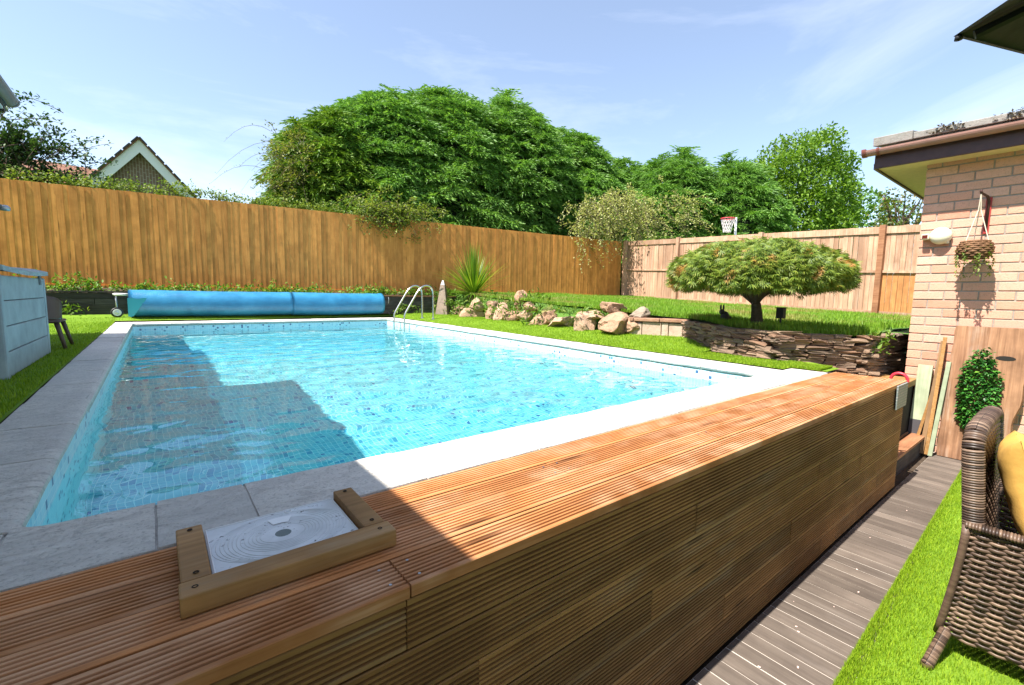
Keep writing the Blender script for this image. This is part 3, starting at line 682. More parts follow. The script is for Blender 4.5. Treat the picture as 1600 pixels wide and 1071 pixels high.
# ---- chrome ladder
def ladder():
    root = tag(empty('pool_ladder'), 'stainless steel pool ladder with two curved handrails at far corner', 'ladder')
    for y in (10.12, 9.56):
        ctrl = [(4.43, -.95), (4.43, -.3), (4.43, .08), (4.445, .17), (4.50, .27), (4.72, .62), (4.80, .73), (4.89, .80), (4.98, .825), (5.07, .80), (5.13, .74), (5.155, .64), (5.16, .5), (5.16, .2), (5.16, .02)]
        pts = []
        for i in range(len(ctrl)-1):
            p0 = ctrl[max(i-1, 0)]; p1 = ctrl[i]; p2 = ctrl[i+1]; p3 = ctrl[min(i+2, len(ctrl)-1)]
            for k in range(3):
                t = k/3; h = lambda q0, q1, q2, q3: .5*((2*q1)+(-q0+q2)*t+(2*q0-5*q1+4*q2-q3)*t*t+(-q0+3*q1-3*q2+q3)*t**3)
                pts.append((h(p0[0], p1[0], p2[0], p3[0]), y, h(p0[1], p1[1], p2[1], p3[1])))
        pts.append((5.16, y, .02))
        G().tube(pts, .0215, 12).build('handrail', M['steel'], root, True)
        G().lathe([(.022, .03), (.042, .024), (.045, 0)], (5.16, y, .035), 16).build('flange', M['steel'], root, True)
    for z in (-.33, -.60, -.87):
        G().bbox((4.40, 9.57, z-.015), (4.47, 10.11, z+.015), .008).build('tread', M['steel'], root)
    settle(root, (4.8, 9.84, .02))
ladder()
# ---- tapered obelisk behind the ladder
def obelisk():
    root = tag(empty('obelisk'), 'slim tapered grey stone obelisk standing behind the pool ladder', 'obelisk')
    st = m_stone('obelisk_stone', [(.17, .13, .10), (.30, .22, .17)], 7, (.10, .085, .075)); x, y, z = 6.08, 10.72, .08
    def fr(r0, r1, z0, z1, m, nm):
        g = G(); rot = Matrix.Rotation(.75, 3, 'Z')
        vs = [Vector((sx*r0, sy*r0, z0)) for sx, sy in ((-1, -1), (1, -1), (1, 1), (-1, 1))]+[Vector((sx*r1, sy*r1, z1)) for sx, sy in ((-1, -1), (1, -1), (1, 1), (-1, 1))]
        g.add([rot@q+Vector((x, y, z)) for q in vs], [(0, 3, 2, 1), (4, 5, 6, 7), (0, 1, 5, 4), (1, 2, 6, 5), (2, 3, 7, 6), (3, 0, 4, 7)]); return g.build(nm, m, root)
    fr(.165, .060, 0, .78, st, 'shaft'); fr(.060, .058, .7803, .80, st, 'collar'); fr(.052, .018, .8003, .92, M['galv'], 'tip')
    settle(root, (x, y, z))
obelisk()
# ---- rocks
def rock_mesh(seed, flat=1.0):
    bm = bmesh.new(); bmesh.ops.create_icosphere(bm, subdivisions=4, radius=.5); rs = random.Random(seed)
    pl = [(Vector((rs.gauss(0, 1), rs.gauss(0, 1), rs.gauss(0, .8))).normalized(), rs.uniform(.24, .40)) for _ in range(15)]
    for v in bm.verts:
        q = v.co.copy()
        for nn, d in pl:
            k = q.dot(nn)
            if k > d: q -= nn*(k-d)*.99
        q += q.normalized()*(.07*noise.noise(q*3+Vector((seed, 0, 0)))-.07*abs(noise.noise(q*6+Vector((seed, 7, 0))))+.03*noise.noise(q*14+Vector((seed, 3, 0)))); v.co = q
    me = bpy.data.meshes.new('rock'); bm.to_mesh(me); bm.free(); me.shade_smooth(); me.set_sharp_from_angle(angle=math.radians(28)); return me
ROCKS = [
 (6.43,10.55,.19,.38,.31,'small pink rock nearest the obelisk, first of the row'), (6.17,9.43,.22,.46,.25,'flat pink rock lying under a rounder one below the spiky plant'), (6.22,9.31,.44,.40,.26,'rounded pink rock perched on a flat one below the spiky plant'),
 (5.95,8.36,.23,.24,.30,'narrow leaning pink rock right of the stacked pair'), (5.96,7.96,.28,.30,.36,'tall upright pink rock with pointed top in the row'), (6.10,8.45,.46,.34,.22,'half buried pink rock behind the narrow leaning one'),
 (6.06,7.69,.22,.30,.26,'squat wedge shaped pink rock below the tallest boulder'), (6.10,7.27,.24,.30,.26,'blocky pink rock just right of the wedge shaped one'), (6.28,7.72,.55,.38,.42,'tall pale boulder standing highest in the middle of the row'),
 (6.17,7.23,.42,.34,.28,'brownish rock tucked against the tall pale boulder'), (5.80,6.40,.22,.42,.32,'large cracked pink rock in front of dry grass'), (5.80,5.90,.20,.52,.24,'long low pink rock half way along the turf edge'),
 (5.62,5.16,.25,.38,.32,'square pink rock under the pale flat slab'), (5.72,5.10,.385,.40,.10,'pale flat slab topping the square pink rock'), (5.55,4.55,.25,.62,.36,'biggest pink boulder with diagonal ridges at row end'),
 (5.80,4.70,.48,.44,.22,'pointed beige rock set behind the biggest boulder'), (5.86,4.22,.42,.46,.20,'dark weathered rock lying above the block wall'), (5.62,4.22,.26,.26,.16,'small pink rock wedged before the block wall')]
for i, (x, y, z, wd, h, lb) in enumerate(ROCKS):
    o = link('rock', None) if False else bpy.data.objects.new('rock', rock_mesh(i*3.7+1)); COL.objects.link(o); o.data.materials.append(M['rock_dk'] if i == 16 else M['rock'])
    k = (1.5 if i in (0, 1, 3, 4, 6, 7, 10, 11, 12, 17) else 1.25) if i != 13 else 1.25
    place(o, (x+.0, y+.0, z-.045), (random.uniform(-.25, .25), random.uniform(-.25, .25) if i != 13 else .05, random.uniform(0, 6.28) if i not in (8, 14) else .6), (wd*k, wd*k*random.uniform(.85, 1.1), h*k*1.05))
    tag(o, lb, 'rock', 'pink rocks edging the turf')
def rock_bank():
    pts = sorted(RK[:8], key=lambda q: q[1]); vs = []; fs = []
    ys = np.linspace(4.4, 12.0, 46)
    for j, y in enumerate(ys):
        x0 = rk_x(y)+.0; x1 = rk_x(y)+.26
        for i in range(6):
            t = i/5; x = x0+(x1-x0)*t; za, zb_ = turf_z(x0, y)-.02, lawn_z(x1, y)+.01; vs.append((x, y, za+(zb_-za)*t**.8+.03*noise.noise((x*4, y*4, 2))))
    for j in range(len(ys)-1):
        for i in range(5): k = j*6+i; fs.append((k, k+1, k+7, k+6))
    tag(G().add(vs, fs).build('rock_bank', M['lawn'], smooth=True), kind='structure')
rock_bank()
# ---- low wall of dressed blocks with red cap
def block_wall():
    root = tag(empty('block_wall'), 'low wall of upright dressed blocks with red stone cap beside drystone wall', 'wall')
    A = Vector((5.56, 4.22, 0)); B = Vector((5.86, 3.42, 0)); u = (B-A).normalized(); L = (B-A).length; ang = math.atan2(u.y, u.x); ws = [.2, .30, .11, .21, .10]; s_ = 0; tot = sum(ws)
    for wv in ws:
        wv = wv/tot*L; o = G().bbox((0, 0, 0), (wv-.008, .12, .195+random.uniform(-.008, .008)), .012).build('block', M['block'], root); q = A+u*s_; place(o, (q.x, q.y, turf_z(q.x, q.y)-.01), (random.uniform(-.02, .02), 0, ang+random.uniform(-.03, .03))); s_ += wv
    s_ = 0
    for wv in (.07, .42, .46):
        wv *= L/.95; o = G().bbox((0, -.03, 0), (wv-.006, .13, .05), .012).build('cap_stone', M['capst'], root); q = A+u*s_; place(o, (q.x, q.y, .285+random.uniform(0, .006)), (0, random.uniform(-.01, .01), ang)); s_ += wv
    settle(root, (5.7, 3.8, .09))
block_wall()
# ---- drystone wall
def stone_mesh(seed):
    rs = random.Random(seed); bm = bmesh.new(); bmesh.ops.create_cube(bm, size=1); bmesh.ops.subdivide_edges(bm, edges=bm.edges[:], cuts=1, use_grid_fill=True)
    for v in bm.verts: v.co += Vector((rs.uniform(-.06, .06), rs.uniform(-.12, .12), rs.uniform(-.13, .13))); v.co.x *= (1-.12*abs(v.co.z)); 
    me = bpy.data.meshes.new('stone'); bm.to_mesh(me); bm.free(); me.materials.append(M['dry']); return me
def drystone():
    root = tag(empty('drystone_wall'), 'curved brown drystone retaining wall below the umbrella shaped tree', 'wall')
    meshes = [stone_mesh(k) for k in range(9)]
    segs = [((5.80, 3.40), (5.14, 2.62)), ((5.14, 2.62), (5.04, 1.96)), ((5.04, 1.96), (5.86, 1.43)), ((5.86, 1.43), (7.4, 1.40))]
    rs = random.Random(3)
    for si, (A, B) in enumerate(segs):
        A = Vector((*A, 0)); B = Vector((*B, 0)); u = (B-A).normalized(); L = (B-A).length; ang = math.atan2(u.y, u.x)
        z = -.01 if si < 2 else -.28
        ztop = lambda s_: {0: .315, 1: .325, 2: .325-.065*s_/L, 3: .262+.02*s_/L}[si]
        while z < .33:
            h = rs.uniform(.020, .046); s_ = -rs.uniform(0, .1)
            while s_ < L:
                wd = rs.uniform(.12, .36) if si < 3 else rs.uniform(.25, .6)
                if z+h*.6 < ztop(max(0, min(s_+wd/2, L))) and s_+wd < L+.16 and (si == 0 and z < .07 and False) is False:
                    q = A+u*(s_+wd/2); o = link('stone', rs.choice(meshes), root)
                    place(o, (q.x+rs.uniform(-.012, .012), q.y+rs.uniform(-.012, .012), z+h/2), (rs.uniform(-.06, .06), rs.uniform(-.05, .05), ang+rs.uniform(-.07, .07)+(PI if rs.random() < .5 else 0)), (wd*.97, .13, h*.98))
                s_ += wd+.004
            z += h+.002
        n_ = Vector((-u.y, u.x, 0)); n_ = n_ if n_.x+n_.y > 0 else -n_
        q0, q1 = A+n_*.03, B+n_*.03; z0 = -.1 if si < 2 else -.9
        G().add([(q0.x, q0.y, z0), (q1.x, q1.y, z0), (q1.x, q1.y, ztop(L)-.04), (q0.x, q0.y, ztop(0)-.04), (q0.x+n_.x*.3, q0.y+n_.y*.3, ztop(0)-.035), (q1.x+n_.x*.3, q1.y+n_.y*.3, ztop(L)-.035)], [(0, 1, 2, 3), (3, 2, 5, 4)]).build('backing', M['soil'], root)
    settle(root, (5.5, 2.0, 0))
drystone()
# ---- steps between platform and house
def steps():
    root = tag(empty('timber_step'), 'low brown timber step between the platform end and brick wall', 'step')
    y = .925
    for k in range(4):
        o = G().bbox((4.83, 0, 0), (6.28, .117, .028), .004).build('tread_board', M['step'], root); place(o, (0, y+k*.122, -.748), (0, 0, random.uniform(-.003, .003)))
    G().box((4.84, .94, -.93), (6.27, 1.38, -.75)).build('riser', M['sleeper'], root); settle(root, (5.5, 1.1, -.9))
    o = tag(G().bbox((4.98, 1.05, -.22), (6.27, 1.37, -.16), .006).build('landing', M['frame']), 'yellow brown timber landing below the dark end of drystone wall', 'step')
    G().box((5.0, 1.07, -.72), (6.25, 1.36, -.22)).build('support', M['dark'], o)
steps()

# ---- brick house on the right
HX = 6.30; HC = 1.165
def brick_house():
    root = tag(empty('brick_house'), 'single storey buff brick house with brown gutter at the right', 'house')
    wall = G().box((HX+.006, -.86, -.95), (HX+2.5, HC-.006, 2.06)).build('wall', M['mortar'], root)
    bl, ch = .245, .0886
    full = G().bbox((-.1165, -.05, -.038), (.1165, .05, .038), .004).mesh('brick', M['brick']); half = G().bbox((-.0555, -.05, -.038), (.0555, .05, .038), .004).mesh('brick', M['brick'])
    nrow = int((2.04+.93)/ch); rot = PI/2
    for k in range(nrow+1):
        z = -.93+ch*(k+.5); y = HC; off = k % 2
        if off: place(link('brick', half, wall), (HX+.05, y-.0555, z), (0, 0, rot)); y -= .1225
        j = 0
        while y-.1 > -.74:
            place(link('brick', full, wall), (HX+.05+random.uniform(-.0025, .002), y-.1165, z+random.uniform(-.0012, .0012)), (0, random.uniform(-.004, .004), rot+random.uniform(-.006, .006))); y -= bl; j += 1
    G().box((HX+.003, -4.5, -.95), (HX+2.5, -.865, 2.06)).build('side_wall', M['brick_far'], root)
    # soffit boards, fascia, gutter, roof edge
    fx = 6.02; fy = 1.535; zs = 2.035
    sof = plain('cream_soffit', (.80, .62, .38), .6, 0, .15, 20)
    for k in range(3):
        xa = fx+.014+k*.0905; G().box((xa, -4.5, zs), (xa+.089, fy-.015, zs+.014)).build('soffit_board', sof, root)
    k = 0; xa = HX
    while xa < 8.4:
        G().box((xa+.0005, HC+.001, zs), (xa+.089, fy-.015, zs+.014)).build('soffit_board', sof, root); xa += .0905
    br = plain('brown_fascia', (.075, .035, .032), .45, 0, .3, 10); pk = plain('faded_brown_gutter', (.36, .19, .155), .42, 0, .25, 6)
    G().bbox((fx-.012, -4.5, zs-.018), (fx+.012, fy, zs+.155), .003).build('fascia', br, root)
    G().bbox((fx+.0125, fy-.012, zs-.018), (8.5, fy+.01, zs+.03), .003).build('bargeboard', br, root)
    prof = [(math.cos(t)*.056, math.sin(t)*.056) for t in np.linspace(PI, 2*PI, 12)]+[(math.cos(t)*.051, math.sin(t)*.051) for t in np.linspace(2*PI, PI, 12)]
    gx, gz = fx-.075, zs+.16
    G().prism(prof, (gx, 1.60, gz), (1, 0, 0), (0, 0, 1), (0, -1, 0), 6.1).build('gutter', pk, root, False)
    rb = plain('red_brown_clip', (.20, .065, .05), .4)
    capp = [(math.cos(t)*.062, math.sin(t)*.062) for t in np.linspace(PI, 2*PI, 12)]
    G().prism(capp+[(.062, .012), (-.062, .012)], (gx, 1.625, gz), (1, 0, 0), (0, 0, 1), (0, -1, 0), .035).build('gutter_end', rb, root)
    ring = [(math.cos(t)*.061, math.sin(t)*.061) for t in np.linspace(PI-.1, 2*PI+.1, 12)]+[(math.cos(t)*.0565, math.sin(t)*.0565) for t in np.linspace(2*PI+.1, PI-.1, 12)]
    for yy in (1.50, -.1, -1.7): G().prism(ring, (gx, yy, gz), (1, 0, 0), (0, 0, 1), (0, -1, 0), .022).build('gutter_clip', rb, root)
    conc = m_stone('roof_edge', [(.30, .28, .25), (.36, .33, .30)], 14, (.20, .185, .16), .35)
    y = 1.56; k = 0
    while y > -4.4:
        wd = .32; o = G().bbox((0, 0, 0), (.34, wd-.004, .06+(.025 if k == 0 else 0)), .006).build('roof_tile', conc, root); place(o, (fx-.03, y-wd, zs+.205+random.uniform(0, .008)), (0, -.18, 0)); y -= wd; k += 1
    G().add([(fx+.25, 1.55, zs+.2), (8.6, 1.55, zs+.75), (8.6, -4.5, zs+.75), (fx+.25, -4.5, zs+.2)], [(0, 1, 2, 3)]).build('roof', conc, root)
    G().add([(fx+.25, 1.548, zs+.2), (8.6, 1.548, zs+.75), (8.6, 1.548, zs+.03), (fx+.012, 1.548, zs+.03)], [(0, 1, 2, 3)]).build('gable_infill', br, root)
    settle(root, (HX, 0, -.9))
    # moss in the gutter
    P = []; n_ = 900
    ys = RNG.choice([1.0, .55, .35, .05, -.3], n_)+RNG.normal(0, .07, n_); P = np.stack([RNG.uniform(fx-.06, fx+.06, n_), ys, zs+.235+RNG.uniform(-.02, .05, n_)*np.exp(-((ys*7) % 1-.5)**2)], 1)
    tv, tf = t_leaf(.6); V, F = scatter(tv, tf, P, frames(rdir(n_)*np.array([1, 1, .5])), RNG.uniform(.018, .04, n_))
    tag(link('moss', np_mesh('moss', V, F, leafy('moss', [(0, (.06, .055, .03)), (.6, (.14, .10, .05)), (1, (.20, .17, .07))], .1))), 'dry moss and leaves caught along the brown gutter', 'moss', kind='stuff')
brick_house()
# ---- oval cream wall lamp
def wall_lamp():
    root = tag(empty('wall_lamp'), 'oval cream bulkhead lamp with dark edge on the brick corner', 'lamp')
    cr = plain('cream_lamp', (.74, .70, .52), .35); bm = bmesh.new(); bmesh.ops.create_uvsphere(bm, u_segments=20, v_segments=12, radius=1)
    for v in bm.verts: v.co = Vector((v.co.x*.07 if v.co.x < 0 else v.co.x*.03, v.co.y*.088, v.co.z*.085))
    me = bpy.data.meshes.new('dome'); bm.to_mesh(me); bm.free(); me.materials.append(cr); me.shade_smooth(); place(link('dome', me, root), (HX-.035, .995, 1.305))
    G().bbox((HX-.09, 1.072, 1.272), (HX-.002, 1.135, 1.33), .012).build('sensor', cr, root, True)
    G().box((HX-.0915, 1.085, 1.283), (HX-.0902, 1.128, 1.319)).build('sensor_window', plain('dark_red_lens', (.10, .015, .01), .2), root)
    G().bbox((HX-.05, .93, 1.225), (HX-.002, .965, 1.262), .01).build('cable_gland', cr, root, True)
    settle(root, (HX-.02, 1.0, 1.3))
wall_lamp()
# ---- hanging basket
def basket():
    root = tag(empty('hanging_basket'), 'round wicker hanging basket with trailing plant on rope against the bricks', 'hanging basket')
    bx, by, bz = HX-.20, .72, 1.135; iron = plain('iron_bracket', (.06, .025, .02), .6)
    G().tube([(HX-.012, by-.035, 1.33), (HX-.015, by-.035, 1.60), (HX-.05, by-.025, 1.645), (bx-.02, by, 1.655), (bx-.035, by, 1.68)], .011, 8).build('bracket', iron, root, True)
    G().bbox((HX-.012, by-.055, 1.30), (HX+.002, by-.015, 1.64), .002).build('back_plate', plain('red_plate', (.35, .035, .03), .5), root)
    wk = wood('wicker_basket', (.16, .075, .035), (.34, .18, .09), (20, 20, 20), .7, 0)
    g = G(); nst = 22
    for k in range(9):
        t = k/8; rr = .058+.062*math.sin(.55+t*2.0); z = bz-.075+t*.15
        pts = [(bx+(rr+.006*(-1)**(i+k))*math.cos(2*PI*i/nst), by+(rr+.006*(-1)**(i+k))*math.sin(2*PI*i/nst), z) for i in range(nst+1)]; g.tube(pts, .0105, 5, False)
    for i in range(nst):
        an = 2*PI*i/nst; g.tube([(bx+(.058+.062*math.sin(.55+t*2.0))*math.cos(an), by+(.058+.062*math.sin(.55+t*2.0))*math.sin(an), bz-.075+t*.15) for t in (0, .25, .5, .75, 1)], .005, 4)
    G.build(g, 'bowl', wk, root, True)
    G().lathe([(.0001, bz-.07), (.085, bz-.06), (.105, bz), (.08, bz+.06), (.0001, bz+.062)], (bx, by, 0), 16).build('liner', M['soil'], root)
    rp = plain('cream_rope', (.58, .52, .40), .8)
    for an in (.3, 2.4, 4.5): G().tube([(bx+.09*math.cos(an), by+.09*math.sin(an), bz+.07), (bx+.01*math.cos(an), by+.01*math.sin(an), 1.50), (bx-.02, by, 1.655)], .0042, 5).build('rope', rp, root)
    n_ = 420; an = RNG.uniform(0, 2*PI, n_); t = RNG.uniform(0, 1, n_)**.8; cl = np.round(an/(2*PI)*9)/9*2*PI
    rr = .10+.025*np.sin(t*3); P = np.stack([bx+rr*np.cos(cl+RNG.normal(0, .13, n_)), by+rr*np.sin(cl+RNG.normal(0, .13, n_)), bz+.05-t*(.16+.14*np.abs(np.sin(cl*2.3)))], 1)
    D = rdir(n_)+np.array([0, 0, -.5]); tv, tf = t_leaf(.45); V, F = scatter(tv, tf, P, frames(D), RNG.uniform(.02, .04, n_))
    link('foliage', np_mesh('foliage', V, F, leafy('basket_leaf', [(0, (.06, .11, .02)), (.6, (.15, .22, .04)), (1, (.32, .30, .08))], .3)), root)
    settle(root, (bx, by, bz))
basket()
# ---- live edge slab leaning on the wall, with hanging plant
def slab():
    n_ = 22; y0, y1 = .835, .315; L = 1.31
    lx = lambda t: y0-.012-.012*math.sin(t*7+.5)+.012*math.sin(t*17)+.05*sstep(np.array(t), .75, 0) if t > .7 else y0+.02-.02*math.sin(t*5)+.01*math.sin(t*15)
    g = G(); vs = []
    for k in range(n_+1):
        t = k/n_; h = t*L; ya = y0+.012*math.sin(t*6.2)+.008*math.sin(t*19)-.01; yb = y1+.035*math.sin(t*4.4+1.2)+.01*math.sin(t*23)+(0.05*max(0, .12-t)/.12)
        if t > .95: ya -= .02*(t-.95)/.05; yb += .03*(t-.95)/.05
        for (yy, d) in ((ya, 0), (yb, 0), (yb+.008, .055), (ya-.008, .055)): vs.append((-d, yy, h))
    fs = [(k*4+j, k*4+(j+1) % 4, (k+1)*4+(j+1) % 4, (k+1)*4+j) for k in range(n_) for j in range(4)]+[(3, 2, 1, 0), (n_*4, n_*4+1, n_*4+2, n_*4+3)]
    g.add(vs, fs); o = g.build('timber_slab', M['slab']); place(o, (6.185, 0, -.897), (0, .062, 0)); tag(o, 'large live edge timber slab leaning against the brick wall', 'timber slab')
    k = G(); k.add([(6.1905, .44+.055*math.cos(t)*(1.2), .13+.022*math.sin(t)) for t in np.linspace(0, 2*PI, 14)[:-1]], [tuple(range(13))]); kk = k.build('knot_hole', M['dark'], None); kk.parent = o; kk.matrix_parent_inverse = o.matrix_basis.inverted()
    # plant: waterfall of small leaves
    root = tag(empty('trailing_plant'), 'bushy green trailing plant hanging on the timber slab', 'plant')
    ctr = lambda t: (6.07-.0*t, .59-.06*(t-.5), .155-.62*t)
    n1 = 1700; t = RNG.uniform(0, 1, n1)**.85; hw = np.interp(t, [0, .12, .3, .6, .85, 1], [.035, .085, .14, .145, .12, .07])
    an = RNG.uniform(-PI, PI, n1); rr = np.sqrt(RNG.uniform(.25, 1, n1))
    P = np.stack([6.145-.085*np.abs(np.cos(an))*rr*(hw/.17), .585-.06*(t-.5)*0+hw*np.sin(an)*rr, .19-.74*t+RNG.normal(0, .02, n1)], 1)
    D = np.stack([-np.abs(RNG.normal(.7, .4, n1)), RNG.normal(0, .6, n1)+np.sin(an)*.4, RNG.normal(-.25, .5, n1)], 1); tv, tf = t_leaf(.7, .1)
    V, F = scatter(tv, tf, P, frames(D, RNG.uniform(-.5, .5, n1)), RNG.uniform(.026, .046, n1))
    link('foliage', np_mesh('foliage', V, F, leafy('ivy_leaf', [(0, (.012, .06, .012)), (.45, (.035, .15, .025)), (.85, (.09, .27, .035)), (1, (.34, .38, .04))], .2, 5, .3, .35)), root)
    G().tube([(6.165, .60, .20), (6.15, .59, -.1), (6.13, .58, -.4)], .006, 5).build('stem', M['twig'], root); settle(root, (6.1, .59, .2))
slab()
# ---- planks leaning in the corner
def planks():
    def pk(nm, lb, wd, th, L, loc, rot, mat, foot=None):
        o = G().bbox((-th/2, -wd/2, 0), (th/2, wd/2, L), .003).build(nm, mat); place(o, loc, rot); tag(o, lb, 'plank', 'planks leaning in the brick corner')
        if foot: place(G().bbox((-th/2-.002, -wd/2-.002, -.001), (th/2+.002, wd/2+.002, .17), .003).build('painted_foot', foot, o), (0, 0, 0))
    dk = plain('bitumen_foot', (.06, .055, .06), .7)
    pk('plank', 'short wide pale green plank with dark painted foot', .115, .05, .74, (6.17, 1.005, -.745), (.02, .10, .05), M['plank'], dk)
    pk('plank', 'tall thin brown plank leaning right of the pale green one', .036, .04, 1.16, (6.09, .932, -.898), (.055, .13, .1), wood('brown_plank', (.20, .11, .05), (.34, .21, .11), (40, 40, 2), .75, .2))
    pk('plank', 'tallest thin grey plank in the corner stack', .030, .03, 1.2, (6.08, .892, -.898), (.03, .135, .1), M['frame'])
    pk('plank', 'thin short batten crossing between the planks', .025, .02, .55, (6.10, .975, -.745), (.16, .13, .2), M['frame'])
    pk('plank', 'narrow greenish batten beside the live edge slab', .034, .03, .96, (6.05, .858, -.898), (.045, .14, .0), plain('green_batten', (.30, .34, .22), .7, 0, .25, 12))
planks()
# ---- wicker armchair with cushion
def wicker():
    m, nt, b = new_mat('brown_wicker'); g_ = nd(nt, 'NewGeometry'); v = coords(nt, (1, 1, 1), 'Object', False); n1 = noise_(nt, nd(nt, 'Mapping', {'Vector': v, 'Scale': (6, 6, 60)}).outputs[0], 1.5, 4, .6)
    k = math_(nt, 'ADD', math_(nt, 'MULTIPLY', g_.outputs['Random Per Island'], .5), math_(nt, 'MULTIPLY', n1, .5))
    nt.links.new(ramp(nt, k, [(.25, (.035, .022, .017)), (.5, (.085, .052, .036)), (.78, (.22, .145, .10))]), b.inputs['Base Color']); b.inputs['Roughness'].default_value = .45
    root = tag(empty('wicker_armchair'), 'brown woven wicker armchair with yellow cushion on the lower turf', 'armchair')
    def weave(Sf, rows, stakes, name, rr=.0085, amp=.006, sub=3, nsub=1):
        g = G(); N_ = stakes*sub
        for j in range(rows):
            t = (j+.5)/rows; pts = []
            for i in range(N_+1):
                s_ = i/N_; q, nn = Sf(s_, t); pts.append(q+nn*amp*math.cos(PI*i/sub+PI*j))
            q0, n0 = Sf(0, t); q1, _ = Sf(0, min(1, t+.01)); g.tube(pts, rr*random.uniform(.9, 1.08), 6, True, .5, (q1-q0).normalized())
        for i in range(stakes+1):
            g.tube([Sf(i/stakes, t)[0] for t in np.linspace(0, 1, 7)], .0045, 4)
        return g.build(name, m, root, True)
    X0, X1 = 2.585, 3.27; YB, YF = .222, -.42; zt, zb = -.272, -.80
    def side(x, sg):
        def Sf(s_, t):   # s: back to front, t: bottom to top
            z = zb+(zt-zb)*t+.0*s_; bul = .02*math.sin(PI*t)-.05*(1-t)**1.6; y = YB+.055*(1-t)**1.5+(YF-YB-.0)*s_
            return Vector((x-sg*bul*-1 if False else x+sg*(.05*(1-t)**1.5-.0), y, z)), Vector((-sg, 0, 0))
        return Sf
    weave(side(X0, 1), 40, 15, 'side_panel', .0078); weave(side(X1, -1), 40, 15, 'side_panel', .0078)
    def back(s_, t):
        x = X0+.052+(X1-X0-.104)*s_; z = -.46+(.085+.46)*t+.02*math.sin(PI*s_); y = YB-.035+.045*t-.0*math.sin(PI*s_); return Vector((x, y, z)), Vector((0, -1, 0))
    weave(back, 26, 18, 'backrest', .0125, .008)
    def backo(s_, t):
        q, n_ = back(s_, t); return q+Vector((0, .026, 0)), Vector((0, 1, 0))
    weave(backo, 26, 18, 'backrest', .0125, .008)
    # wrapped edge of the back and the arms: ring after ring
    def wrap(pts, rx, ry, pitch, name, rr=.0075):
        pts = [Vector(q) for q in pts]; g = G(); d = [0]
        for q0, q1 in zip(pts[:-1], pts[1:]): d.append(d[-1]+(q1-q0).length)
        n_ = int(d[-1]/pitch)
        for k in range(n_+1):
            s_ = k*pitch; i = max(0, min(len(d)-2, int(np.searchsorted(d, s_))-1)); t = (s_-d[i])/max(1e-6, d[i+1]-d[i]); c = pts[i].lerp(pts[i+1], t); tn = (pts[i+1]-pts[i]).normalized()
            e1 = Vector((1, 0, 0)) if abs(tn.x) < .7 else Vector((0, 0, 1)); e1 = (e1-tn*tn.dot(e1)).normalized(); e2 = tn.cross(e1)
            g.tube([c+e1*rx*math.cos(u)+e2*ry*math.sin(u)+tn*(pitch*.5*u/(2*PI)) for u in np.linspace(0, 2*PI, 13)], rr, 5, False)
        return g.build(name, m, root, True)
    arch = [(X0+.022, YB-.01, -.30)]+[(X0+.022, YB-.01+.03*t, -.30+.34*t) for t in np.linspace(.1, 1, 8)]+[(X0+.034, YB+.022, .07), (X0+.062, YB+.022, .10)]+[(x, YB+.022, .112+.012*math.sin(PI*(x-X0)/(X1-X0))) for x in np.linspace(X0+.10, X1-.10, 9)]+[(X1-.06, YB+.022, .10), (X1-.034, YB+.022, .07)]+[(X1-.022, YB+.02-.03*t, .04-.34*t) for t in np.linspace(0, 1, 8)]
    wrap(arch, .023, .030, .0105, 'back_edge', .0066)
    for x in (X0, X1): wrap([(x+.002, YB+.01, zt+.004), (x+.002, YF, zt+.004)], .022, .012, .0095, 'arm_rest', .0052)
    for x, sg in ((X0, 1), (X1, -1)): G().tube([side(x, sg)(0, t)[0]+Vector((-sg*.004, .008, 0)) for t in np.linspace(0, 1, 9)], .014, 7).build('side_edge', m, root, True)
    for x in (X0+.05, X1-.05):
        sg = -1 if x < 2.9 else 1
        for y, dy in ((YB+.035, .05), (YF+.02, -.03)):
            wrap([(x-sg*-.02, y, -.77), (x+sg*.15, y+dy*.6, -.885)], .018, .018, .0062, 'leg', .0042); G().lathe([(.019, .02), (.021, .0), (.0001, 0)], (x+sg*.154, y+dy*.62, -.8895), 14).build('foot_cap', plain('brass_cap', (.30, .22, .11), .35, .6), root, True)
    G().bbox((X0+.03, YF+.01, -.56), (X1-.03, YB-.04, -.47), .03).build('seat', m, root, True)
    def fr(s_, t):
        return Vector((X0+(X1-X0)*s_, YF, zb+(-.50-zb)*t)), Vector((0, -1, 0))
    weave(fr, 16, 16, 'front_panel', .0105)
    def bp(s_, t): return Vector((X0+.085+(X1-X0-.17)*s_, YB+.03, zb+(-.46-zb)*t)), Vector((0, 1, 0))
    weave(bp, 17, 14, 'back_panel', .0105)
    settle(root, (2.92, -.08, -.89))
    # cushion: pillow with pinched corners, leaning on the back
    bm = bmesh.new(); bmesh.ops.create_grid(bm, x_segments=26, y_segments=26, size=1); vs = [v.co.copy() for v in bm.verts]; fs = [[v.index for v in fc.verts] for fc in bm.faces]; bm.free(); g = G()
    def pil(q, sg):
        uu, vv = q.x, q.y; e = max(0, (1-uu**4)*(1-vv**4)); sx = 1-.10*(1-vv*vv)*abs(uu)**3; sy = 1-.10*(1-uu*uu)*abs(vv)**3
        return (uu*.24*sx, sg*(.085*e**.55+.004*noise.noise((uu*4, vv*4, sg)))+.0, vv*.24*sy)
    g.add([pil(q, 1) for q in vs], fs); g.add([pil(q, -1) for q in vs], [fc[::-1] for fc in fs])
    me = g.mesh('cushion', plain('mustard_fabric', (.60, .34, .075), .85, 0, .12, 30, bmp=.15), True); o = link('yellow_cushion', me); place(o, (2.875, .075, -.150), (-.28, .10, .10)); tag(o, 'plump mustard yellow cushion leaning in the wicker armchair', 'cushion')
    # (sits on the seat front of the back)
wicker()
